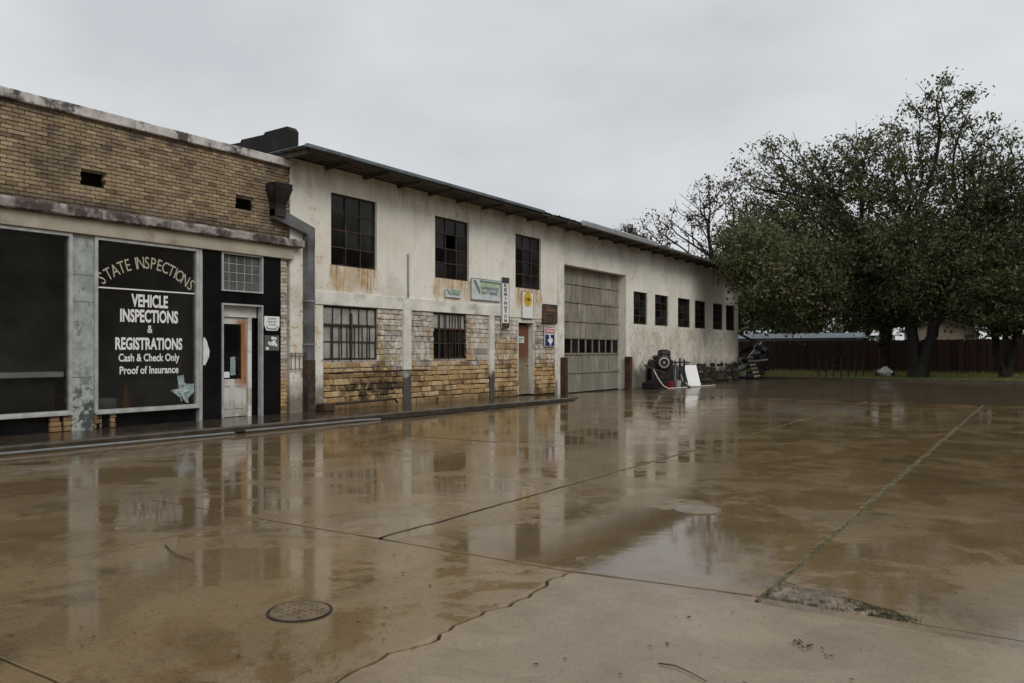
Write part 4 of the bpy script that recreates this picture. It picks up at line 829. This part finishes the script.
MB().prism([(11.30, 2.0), (11.345, 1.925), (11.575, 1.925), (11.62, 2.0), (11.60, 2.0), (11.565, 1.945), (11.355, 1.945), (11.32, 2.0)], 'x', -13.585, -13.582).build('border_line', 'ink', s)
q = MB(); text(q, 'STATE', -13.583, 11.46, 2.13, .035, .20, .03); text(q, 'INSPECTION', -13.583, 11.46, 2.07, .03, .24, .02); text(q, 'STATION', -13.583, 11.46, 2.01, .03, .18, .02); q.build('lettering', 'ink', s)
s = thing('poster', 'square grey picture notice below the shield plaque on black panel', 'sign', (-13.59, 11.46, 1.48))
MB().box(-13.598, -13.59, 11.27, 11.65, 1.48, 1.80).build('board', 'duct', s); q = MB()
for i in range(16): a, c = R.uniform(11.29, 11.55), R.uniform(1.5, 1.74); q.prism([(a, c), (a + R.uniform(.04, .09), c - .02), (a + R.uniform(.04, .1), c + R.uniform(.02, .05)), (a + .01, c + .04)], 'x', -13.59, -13.588 + i * .0002)
q.build('print', 'vinyl', s)

# ================================================================== THINGS ON THE LOT
cp = [(x + .06, y, .035) for x, y, z in ed[1:3]]; e0 = (-12.14, -2, .035)
pp = thing('drain_pipe', 'long white pipe lying along the foot of the shop kerb', 'pipe', (-12.1, 6, 0)); MB().tube([e0, (-12.14, 5, .035), (-11.975, 9.3, .022)], .021, 10).build('near_length', 'pvc', pp); MB().tube([(-11.97, 9.42, .035), (-11.87, 12.2, .035), (-11.83, 12.9, .022)], .021, 10).build('far_length', 'pvc', pp); MB().tube([(-11.978, 9.26, .035), (-11.966, 9.48, .035)], .028, 10).build('coupling', 'rubber', pp); MB().tube([(-11.83, 12.88, .035), (-11.82, 13.06, .035)], .028, 10).build('end_cap', 'rubber', pp)
tag(MB().tube([(-11.78, 13.1, .02), (-11.72, 16, .02), (-11.7, 19, .018), (-11.72, 21.2, .015)], .022, 8).build('cable', 'rubber'), 'black cable lying along the kerb past the white pipe', 'cable')
def manhole(label, x, y, r, ring, mat, z=.002):
    t = thing('manhole_cover', label, 'manhole cover', (x, y, 0), 'manhole covers in the concrete')
    MB().lathe((x, y, z), [(r * 1.09, -.02), (r * 1.09, .003), (r * 1.02, .003), (r * 1.02, -.02)], 'z', 40).build('ring', ring, t)
    mb = MB().lathe((x, y, z), [(r, -.02), (r, .002), (r * .97, .006)], 'z', 40)
    if ring == 'soil':
        for i in range(-3, 4):
            for j in range(-3, 4):
                u, v = i * r * .27, j * r * .27
                if u * u + v * v < (.85 * r) ** 2: mb.box(x + u - .007, x + u + .007, y + v - .004, y + v + .004, z + .006, z + .009)
    mb.build('lid', mat, t)
manhole('dark ringed iron manhole cover in the near concrete slab', -3.48, 3.13, .165, 'soil', 'iron'); manhole('pale round cement cover beside the puddle', -2.67, 7.14, .20, 'palecover', 'palecover', .006)
def twig(label, pts, r): tag(MB().tube(pts, r, 6, r * .5).build('twig', 'twig'), label, 'twig', 'twigs on the concrete')
twig('thin curved twig on wet concrete left of the manhole', [(-5.52, 3.65, .004), (-5.30, 3.55, .007), (-5.15, 3.50, .007), (-4.92, 3.47, .004)], .005)
twig('short thin twig on pale concrete near the broken corner', [(-1.50, 3.52, .004), (-1.42, 3.53, .006), (-1.33, 3.49, .006), (-1.24, 3.44, .004)], .0035)
t = thing('weed_sprig', 'small dark leafy sprig fallen on the pale slab', 'sprig', (-.98, 4.15, 0)); q = MB()
for i in range(14): a = R.uniform(0, 6.28); x, y = -1.0 + R.gauss(0, .035), 4.14 + R.gauss(0, .025); l = .014; q.add([(x, y, .003), (x + l * math.cos(a), y + l * math.sin(a), .012), (x + l * 1.8 * math.cos(a + .3), y + l * 1.8 * math.sin(a + .3), .004), (x + l * math.cos(a + .8), y + l * math.sin(a + .8), .006)], [(0, 1, 2, 3)])
kind(q.build('leaf', 'dryleaf', t), 'stuff')
q = MB()
for i in range(170):
    x, y = R.uniform(-9, 1), R.uniform(1.5, 14) ; l = R.uniform(.008, .022); a = R.uniform(0, 6.28)
    if i > 120: x, y = R.uniform(-5, 0), R.uniform(1.5, 4.6)
    c, s2 = math.cos(a), math.sin(a); q.add([(x, y, .003), (x + l * c - l * .4 * s2, y + l * s2 + l * .4 * c, .009), (x + 2 * l * c, y + 2 * l * s2, .004), (x + l * c + l * .4 * s2, y + l * s2 - l * .4 * c, .006)], [(0, 1, 2, 3)])
kind(q.build('leaf_litter', 'dryleaf'), 'stuff', 'scattered small dark leaves on the wet concrete')

# beside the garage door
mc = thing('shop_machine', 'black oily machine with pale wheel disc right of garage door', 'machine', (-12.9, 31.0, 0))
MB().box(-13.3, -12.7, 30.35, 31.25, .05, 1.15, .05).box(-13.2, -12.85, 30.5, 31.2, 1.15, 1.32, .06).build('cabinet', 'machine', mc)
MB().lathe((-13.0, 30.95, 1.38), [(.0, -.25), (.14, -.24), (.18, -.1), (.18, .12), (.13, .24), (0, .25)], 'y', 14).build('motor', 'machine', mc)
wx, wy, wz = -12.68, 30.85, 1.02
MB().lathe((wx, wy, wz), [(.27, -.05), (.32, -.02), (.32, .06), (.25, .10), (.22, .06)], 'x', 24).build('tyre', 'rubber', mc); rm = MB().lathe((wx, wy, wz), [(.22, .05), (.22, .09), (.17, .10), (.15, .06), (.06, .05), (.05, .09), (0, .1)], 'x', 24).build('wheel_rim', 'rim', mc)
for (a, h) in ((31.42, 1.12), (31.62, 1.2), (31.8, 1.15)): MB().tube([(-13.0, a, .0), (-13.02, a, h)], .035, 8).build('upright_pipe', 'machine' if a > 31.5 else 'galv', mc)
MB().box(-13.2, -12.8, 31.3, 31.95, 1.0, 1.06).build('top_plate', 'machine', mc); MB().box(-13.2, -12.75, 30.3, 32.0, 0, .06).build('base_frame', 'steel', mc)
b = thing('bucket', 'small pale bucket on wet ground in front of black machine', 'bucket', (-12.35, 30.9, 0)); MB().lathe((-12.35, 30.9, .002), [(.11, 0), (.14, .30), (.15, .31), (.13, .30), (.10, .02)], 'z', 16).build('body', 'bag', b)
MB().tube([(-12.35, 30.76, .30), (-12.31, 30.9, .36), (-12.35, 31.04, .30)], .006, 5).build('handle', 'steel', b)
c = thing('fuel_can', 'dull red fuel can at the foot of the black machine', 'can', (-12.5, 30.45, 0)); MB().box(-12.6, -12.4, 30.36, 30.6, .0, .27, .03).build('body', 'red', c); MB().tube([(-12.5, 30.42, .27), (-12.5, 30.36, .38)], .018, 6).build('spout', 'rubber', c)
tag(MB().tube([(-13.1, 29.35, .93), (-12.9, 29.9, .75), (-12.7, 30.4, .62)], .04, 8).build('rusty_bar', 'rust'), 'rusty iron bar jutting from the machine towards the garage door', 'bar')
hz = [(-12.95, 29.8, .80), (-12.75, 29.8, .45), (-12.5, 29.75, .14), (-12.35, 29.9, .02), (-12.2, 30.6, .018), (-12.15, 31.4, .018), (-12.3, 31.9, .02), (-12.15, 32.8, .018), (-11.9, 33.6, .018), (-12.0, 34.4, .018)]
tag(MB().tube(hz, .024, 8).build('hose', 'hose', None, True), 'pale hose drooping from the rusty bar and lying along the ground', 'hose')
tag(MB().tube([(-12.75, 31.75, 1.1), (-12.6, 31.75, .6), (-12.5, 31.85, .25), (-12.3, 32.1, .03), (-12.1, 32.3, .02)], .03, 8).build('hose', 'hose', None, True), 'pale hose hanging down the right side of the black machine', 'hose')
tag(MB().box(-13.3, -12.8, 29.55, 30.2, 0, .26, .03).box(-13.2, -12.9, 29.7, 30.05, .26, .32, .02).build('toolbox', 'machine'), 'low black box on the ground between garage door and machine', 'box')
def leaner(label, mat, p, q, h, lean, th=.04):
    (x0, y0), (x1, y1) = p, q; n = Vector((-(y1 - y0), x1 - x0, 0)).normalized(); B = MB(); f = [(x0, y0, 0), (x1, y1, 0), (x1 + n.x * lean, y1 + n.y * lean, h), (x0 + n.x * lean, y0 + n.y * lean, h)]
    B.v = f + [(a + n.x * th, b + n.y * th, c) for a, b, c in f]; B.f = [(0, 1, 2, 3), (7, 6, 5, 4), (0, 4, 5, 1), (1, 5, 6, 2), (2, 6, 7, 3), (3, 7, 4, 0)]; return tag(B.build('board', mat), label, 'board')
leaner('clean white panel leaning on the wall right of the machine', 'vinyl', (-12.75, 33.15), (-12.35, 33.55), .88, .5)
leaner('black board leaning on the wall behind the white panel', 'machine', (-13.1, 32.4), (-12.75, 33.2), .85, .35)
# scrap by the far corner
pl = thing('wooden_pallet', 'slatted pallet leaning on scrap at the far garage corner', 'pallet', (-13.0, 43.2, 0))
for i in range(6):
    z = .12 + i * .2; x = -12.75 - z * .35; MB().add([(x, 42.75, z), (x, 43.75, z + .02), (x - .03, 43.75, z + .12), (x - .03, 42.75, z + .10), (x - .03, 42.75, z - .01), (x - .03, 43.75, z), (x - .06, 43.75, z + .11), (x - .06, 42.75, z + .09)], [(0, 1, 2, 3), (7, 6, 5, 4), (0, 4, 5, 1), (1, 5, 6, 2), (2, 6, 7, 3), (3, 7, 4, 0)]).build('slat', 'bag' if i % 2 else 'rim', pl)
for yy in (42.8, 43.25, 43.7): MB().tube([(-12.83, yy, .05), (-13.3, yy, 1.3)], .035, 6).build('bearer', 'wood', pl)
def scrap(label, pts, r, mat): tag(MB().tube(pts, r, 7).build('scrap_pipe', mat), label, 'pipe')
scrap('dark pipe sloping out of the scrap heap by the garage corner', [(-14.0, 42.9, 2.6), (-13.0, 44.2, 1.9)], .06, 'steel'); scrap('bright metal pipe sticking up from the scrap heap', [(-13.3, 43.4, 1.25), (-12.75, 43.9, 2.0)], .04, 'vinyl')
scrap('grey pipe crossing the top of the scrap heap', [(-13.2, 43.8, 2.0), (-12.7, 44.4, 1.5)], .035, 'galv'); scrap('white pipe lying low across the scrap heap', [(-13.1, 43.5, .95), (-12.5, 44.1, 1.05)], .05, 'bag')
sc = thing('scrap_heap', 'dark heap of scrap metal at the far garage corner', 'scrap', (-13.35, 44.1, 0))
for i in range(20):
    q = MB(); q.box(-.3, .3, -.2, .2, -.12, .12, .03); o = q.build('scrap_piece', ['machine', 'steel', 'rust', 'galv'][(i * 7) % 4 if i % 3 else 0]); o.parent = sc; o.location = (R.uniform(-.55, .55), R.uniform(-.5, .5), .15 + i * .088); o.rotation_euler = (R.uniform(-.6, .6), R.uniform(-.6, .6), R.uniform(0, 3)); o.scale = (R.uniform(.6, 1.3), R.uniform(.6, 1.2), R.uniform(.5, 1.1))

# ================================================================== BEYOND THE STREET
pf = thing('pipe_fence', 'short black iron fence of thin posts on the lawn edge', 'fence', (-9, 44.7, .1)); A, B = Vector((-10.05, 44.9, .09)), Vector((-8.1, 46.4, .09))
for i in range(7):
    p = A.lerp(B, i / 6); MB().tube([p, p + Vector((0, 0, 1.0 + .08 * R.random()))], .036, 6).build('post', 'rubber', pf)
MB().tube([A + Vector((0, 0, .62)), B + Vector((0, 0, .62))], .014, 6).build('rail', 'rubber', pf)
fn = thing('wooden_fence', 'long dark reddish brown board fence behind the trees', 'fence', (-12, 56, .1)); y = 56
for s in range(14):
    x0 = -26 + s * 2.44; q = MB()
    for i in range(16): a = x0 + i * .15; q.box(a, a + .1485, y - .02 + R.uniform(-.004, .004), y, .12, 2.18 + .06 * s / 14 + R.uniform(-.02, .02))
    q.build('fence_panel', 'fence', fn); MB().box(x0 - .06, x0 + .04, y + .005, y + .1, .05, 2.1).build('post', 'fence', fn); MB().box(x0, x0 + 2.37, y + .002, y + .05, 1.8, 1.88).build('rail', 'fence', fn)
h = thing('house', 'low tan gabled house showing above the board fence', 'house', (-5.8, 60, 0))
MB().prism([(-7.9, 0), (-3.7, 0), (-3.7, 2.85), (-5.8, 3.6), (-7.9, 2.85)], 'y', 60, 62.6).build('wall', 'housewall', h)
MB().prism([(-8.2, 2.76), (-5.8, 3.62), (-3.2, 2.70), (-3.2, 2.78), (-5.8, 3.70), (-8.2, 2.84)], 'y', 59.7, 62.9).build('roof', 'houseroof', h)
MB().box(-4.35, -3.8, 59.95, 59.99, 2.35, 2.6).build('gable_vent', 'ink', h)
for (nm, lb, x0, x1, yy, zz, mt) in (('metal_shed', 'long pale blue grey metal shed beyond the fence', -28, -10.4, 57.2, 2.7, 'paleroof'), ('white_trailer', 'small bright white shed beside the tan house', -9.4, -8.5, 58.2, 2.85, 'vinyl')):
    b = thing(nm, lb, 'building', ((x0 + x1) / 2, yy, 0)); MB().box(x0, x1, yy, yy + 2, 0, zz - .3).build('wall', mt, b); MB().prism([(yy - .2, zz - .3), (yy + 2.2, zz - .3), (yy + 1, zz + .05)], 'x', x0 - .3, x1 + .3).build('roof', mt, b)
h = thing('house', 'dark roofed house with pale verge at far right beyond the fence', 'house', (1.5, 76, 0)); MB().prism([(-2, 0), (6, 0), (6, 2.6), (2, 4.6), (-2, 2.6)], 'y', 76, 84).build('wall', 'houseroof', h); MB().prism([(-2.4, 2.4), (2, 4.65), (6.4, 2.4), (6.4, 2.56), (2, 4.8), (-2.4, 2.56)], 'y', 75.6, 84).build('roof', 'vinyl', h)
mc.rotation_euler = (0, 0, math.radians(-52))
t = thing('plastic_bag', 'crumpled white plastic bag at the foot of the left trunk', 'bag', (-7.0, 46.2, .09)); vs = []; fs = []; nn = 12
for j in range(7):
    for i in range(nn):
        a = 2 * math.pi * i / nn; rr = .38 * math.sin(math.pi * (j + .4) / 7) * (1 + .35 * mnoise.noise((math.cos(a) * 2, math.sin(a) * 2, j * .7))); vs.append((-7 + rr * math.cos(a), 46.2 + rr * math.sin(a), .1 + .09 * j * (1 + .3 * mnoise.noise((i, j, 3.3)))))
for j in range(6):
    for i in range(nn): fs.append((j * nn + i, j * nn + (i + 1) % nn, (j + 1) * nn + (i + 1) % nn, (j + 1) * nn + i))
MB().add(vs, fs + [tuple(range(72, 84))]).build('bag', 'bag', t)
for (lb, y0, y1, hh) in (('dark brick building across the lot, seen mirrored in the shop glass', -32, 26, 10), ('taller dark brick building across the lot beyond the first', 29, 80, 11), ('far dark brick building across the lot', 84, 150, 12)):  # unseen brick row added so the glass has something dark to reflect
    ob = thing('added_brick_building', lb, 'building', (26, (y0 + y1) / 2, 0)); MB().box(22, 34, y0, y1, 0, hh).build('wall', 'redbrick', ob); MB().box(21.85, 34.2, y0 - .2, y1 + .2, hh, hh + .3).build('coping', 'kerb', ob)
    for i in range(9):
        for z in (1.2, 4.6): MB().box(21.96, 21.998, y0 + 3 + i * 5.6, y0 + 5 + i * 5.6, z, z + 2.2).build('window', 'black', ob)

# ================================================================== TREES
def tree(label, base, stems, blobs, leafmat, seed, tip=.0125, leaf=.18, maxr=.36, clump=.5, alpha=.28):
    rg = np.random.default_rng(seed); T = thing('tree', label, 'tree', base, 'trees beyond the street')
    P = []; par = []; pl = []
    B0 = np.array(base, float)
    def addnode(p, q): P.append(np.array(p, float)); par.append(q); pl.append(0 if q < 0 else pl[q] + np.linalg.norm(P[-1] - P[q])); return len(P) - 1
    root = addnode(B0, -1)
    for st in stems:                                                      # poly-line stems relative to the base
        prev = root; pts = [B0 + np.array(q) for q in st]; last = B0
        for q in pts:
            n = max(1, int(np.linalg.norm(q - last) / .6))
            for k in range(1, n + 1): prev = addnode(last + (q - last) * k / n + rg.normal(0, .05, 3) * (k < n), prev)
            last = q
    NST = len(P); tg = []
    for (cx, cy, cz, rx, ry, rzz, n, lv) in blobs:
        d = rg.normal(size=(n, 3)); d /= np.linalg.norm(d, axis=1)[:, None]; r = rg.random(n) ** (1 / 2.3)
        for p in d * r[:, None] * np.array([rx, ry, rzz]) + B0 + np.array([cx, cy, cz]):
            if p[2] > 2.0 + .5 * rg.random(): tg.append((p, lv * rg.uniform(.3, 1.6)))
    mid = B0 + np.array([0, 0, 3]); tg.sort(key=lambda t: np.linalg.norm(t[0] - mid))
    PA = np.zeros((len(P) + len(tg) * 14, 3)); LA = np.zeros(len(PA)); PA[:len(P)] = P; LA[:len(P)] = pl; tips = []
    for p, lv in tg:
        n = len(P); dv = p - PA[:n]; dist = np.linalg.norm(dv, axis=1); cost = dist + alpha * LA[:n] + np.where(dv[:, 2] < -.2 * dist, .5 * dist, 0); cost[:min(n, 4)] += 50
        q = int(np.argmin(cost)); a = P[q].copy(); L = dist[q]; m = min(10, max(1, int(L / .55))); prev = q; sag = rg.normal(0, .10 * L, 3); sag[2] += .08 * L
        for k in range(1, m + 1):
            t = k / m; x = a + (p - a) * t + sag * math.sin(math.pi * t) * .8 + rg.normal(0, .03, 3); i = addnode(x, prev); PA[i] = x; LA[i] = pl[i]; prev = i
        tips.append((prev, lv))
    n = len(P); cnt = np.zeros(n)
    for i, _ in tips: cnt[i] += 1
    for i in range(n - 1, 0, -1): cnt[par[i]] += cnt[i]
    rad = np.minimum(maxr, tip * np.maximum(cnt, .5) ** .47)
    nst = NST; hs_ = np.clip((np.array(P)[:nst, 2] - B0[2]) / 8, 0, 1); rad[:nst] = np.maximum(rad[:nst], maxr * (1 - .72 * hs_))
    PA = np.array(P); par = np.array(par); K = 5
    mc_ = np.full(n, -1); bc_ = np.zeros(n)
    for i in range(NST, n):
        q = par[i]
        if cnt[i] > bc_[q]: bc_[q] = cnt[i]; mc_[q] = i
    ix = np.arange(NST, n); ix = ix[mc_[ix] >= 0]
    for _ in range(4): PA[ix] = .4 * PA[ix] + .3 * (PA[par[ix]] + PA[mc_[ix]])
    i = np.arange(1, n); d = PA[i] - PA[par[i]]; ln = np.linalg.norm(d, axis=1)[:, None] + 1e-6; d = d / ln
    ref = np.where(np.abs(d[:, 2:3]) > .9, np.array([[1., 0, 0]]), np.array([[0, 0, 1.]])); u = np.cross(d, ref); u /= np.linalg.norm(u, axis=1)[:, None]; v = np.cross(d, u)
    ang = np.arange(K) * 2 * math.pi / K; ring = np.cos(ang)[None, :, None] * u[:, None, :] + np.sin(ang)[None, :, None] * v[:, None, :]
    ra = np.minimum(rad[par[i]], rad[i] * 1.35); flare = 1 + .7 * np.exp(-np.maximum(0, PA[par[i]][:, 2] - B0[2]) / .5)
    lo = PA[par[i]][:, None, :] + ring * (ra * flare)[:, None, None]; hi = (PA[i] + d * .02)[:, None, :] + ring * rad[i][:, None, None]
    V = np.concatenate([lo, hi], 1).reshape(-1, 3); f = []
    base_i = np.arange(n - 1)[:, None] * 2 * K
    F = np.concatenate([base_i + np.array([[j, (j + 1) % K, (j + 1) % K + K, j + K]]) for j in range(K)], 0)
    thick = np.repeat(rad[i] > .07, K).reshape(-1, K).any(1); tm = thick[np.tile(np.arange(n - 1), K)]
    raw('trunk', V, F[tm], 'bark', T, True); kind(raw('branches', V, F[~tm], 'bark', T, True), 'stuff')
    cs = []
    for i, lv in tips:
        if lv < .75:
            if rg.random() > lv * 1.7: continue
            m = rg.integers(10, 60); cl = rg.uniform(.12, .38)
        else: m = int(lv * 48); cl = clump * rg.uniform(.3, 1.0)
        cs.append(PA[i] + rg.normal(0, 1, (m, 3)) * np.array([cl, cl, cl * .7]))
    c = np.concatenate(cs); N = len(c); a = rg.normal(size=(N, 3)); a[:, 2] -= .5; a /= np.linalg.norm(a, axis=1)[:, None]; b = np.cross(a, rg.normal(size=(N, 3))); b /= np.linalg.norm(b, axis=1)[:, None]
    s = leaf * rg.uniform(.4, 1.5, (N, 1)); nn = np.cross(a, b)
    LV = np.stack([c, c + a * s * .5 + b * s * .26 + nn * s * .06, c + a * s, c + a * s * .5 - b * s * .26 + nn * s * .06], 1).reshape(-1, 3)
    LV[:, 2] = np.maximum(LV[:, 2], .15)
    kind(raw('foliage', LV, np.arange(N * 4).reshape(-1, 4), leafmat, T), 'stuff'); return T
# big tree with twin leaning trunks
tree('big spreading tree with two dark leaning trunks and thin open top', (-5.55, 46.9, .05), [[(-.25, .1, 2.2), (-.5, .3, 5), (-.6, 0, 8.5)], [(.45, 0, 1.6), (1.1, .2, 4), (2.2, 0, 7.2)]],
     [(.2, 0, 5.8, 7.5, 5, 2.8, 440, 1.3), (-.2, 0, 8.8, 6.0, 4, 2.3, 360, .62), (.4, 0, 11.2, 4.6, 3, 2.6, 330, .36), (1.0, 0, 14.0, 2.0, 1.5, 1.8, 90, .30), (3.4, -1, 3.9, 2.6, 2, 1.3, 90, .9), (4.9, 0, 10.4, 2.8, 2.5, 2.2, 150, .28), (-4.6, 0, 10.6, 2.6, 2.2, 2.0, 130, .24)], 'leafA', 11)
tree('leafy tree with drooping crown reaching over the garage roof end', (-7.5, 49.3, .05), [[(.05, 0, 3), (-.2, 0, 6), (-1.2, -.4, 8.5)]],
     [(-3.4, -6.2, 5.0, 2.7, 3.0, 2.6, 330, 1.2), (-3.9, -11.6, 5.9, 1.5, 2.6, 1.8, 150, 1.2), (-3.7, -12.6, 4.6, .9, 1.2, .9, 30, 1.0), (-4.2, -3, 6.8, 4.2, 4, 2.6, 340, 1.1), (.3, -1, 5.2, 4, 4, 2.6, 260, 1.2), (-4.2, -2, 9.8, 4.2, 3, 2.3, 280, .36), (-5.0, -2, 12.0, 3.2, 2.6, 1.9, 160, .20), (-1.0, -1, 12.0, 2.8, 2.4, 2.2, 150, .20)], 'leafB', 12)
tree('nearly bare tree behind the garage roof', (-17.2, 50.5, .05), [[(0, 0, 3), (-.3, 0, 6), (-.8, 0, 8.2)], [(.2, 0, 4), (1.0, 0, 7.5)]],
     [(-3.8, 0, 8.9, 3.8, 2.5, 2.0, 230, .10), (-.6, 0, 10.6, 2.8, 2, 2.4, 230, .12), (2.6, 0, 8.8, 2.6, 2.2, 2.6, 180, .4), (-6.4, 0, 9.2, 2.0, 1.5, 1.1, 70, .16)], 'leafC', 13, leaf=.17, alpha=.2, tip=.0125)
tree('slim twin stemmed tree at the right edge of the lawn', (-1.75, 49.5, .05), [[(-.4, 0, 2), (-.5, .2, 5)], [(.5, 0, 2), (1.0, .2, 5)]],
     [(.3, 0, 5.0, 4.0, 3.4, 2.8, 340, 1.2), (1.4, 0, 8.2, 3.8, 3, 2.5, 280, .7), (1.2, 0, 3.5, 2.8, 2, 1.2, 90, .9), (2.9, 0, 12.0, 1.4, 1.8, 1.8, 70, .8), (-.6, 0, 10.0, 2.2, 2, 2, 90, .2)], 'leafB', 14, maxr=.2)
for k, (lb, x, y, s, mat) in enumerate([('dark bushy tree behind the fence next to the garage corner', -20.5, 61, .95, 'leafA'), ('olive tree behind the fence above the pipe fence', -15.6, 62, 1.0, 'leafB'), ('dense dark tree behind the fence left of the tan house', -11.6, 66, 1.1, 'leafA'),
        ('dark tree over the tan house roof', -7.0, 66, 1.15, 'leafA'), ('dense tree behind the fence right of the tan house', -2.4, 66, 1.15, 'leafA'), ('dark tree behind the fence at the right edge', 1.6, 63, 1.1, 'leafB')]):
    tree(lb, (x, y, .05), [[(.1, 0, 2.4 * s), (-.2 if k % 2 else .3, 0, 4.5 * s)]], [(0, 0, 3.4 * s, 3.4 * s, 2 * s, 1.3 * s, 80, 1.2), (0, 0, 5.6 * s, 3.6 * s, 3 * s, 2.4 * s, 210, 1.8), (.3, 0, 8.2 * s, 2.9 * s, 2.6 * s, 2.2 * s, 120, 1.5)], mat, 20 + k, leaf=.24, clump=.65, maxr=.24)
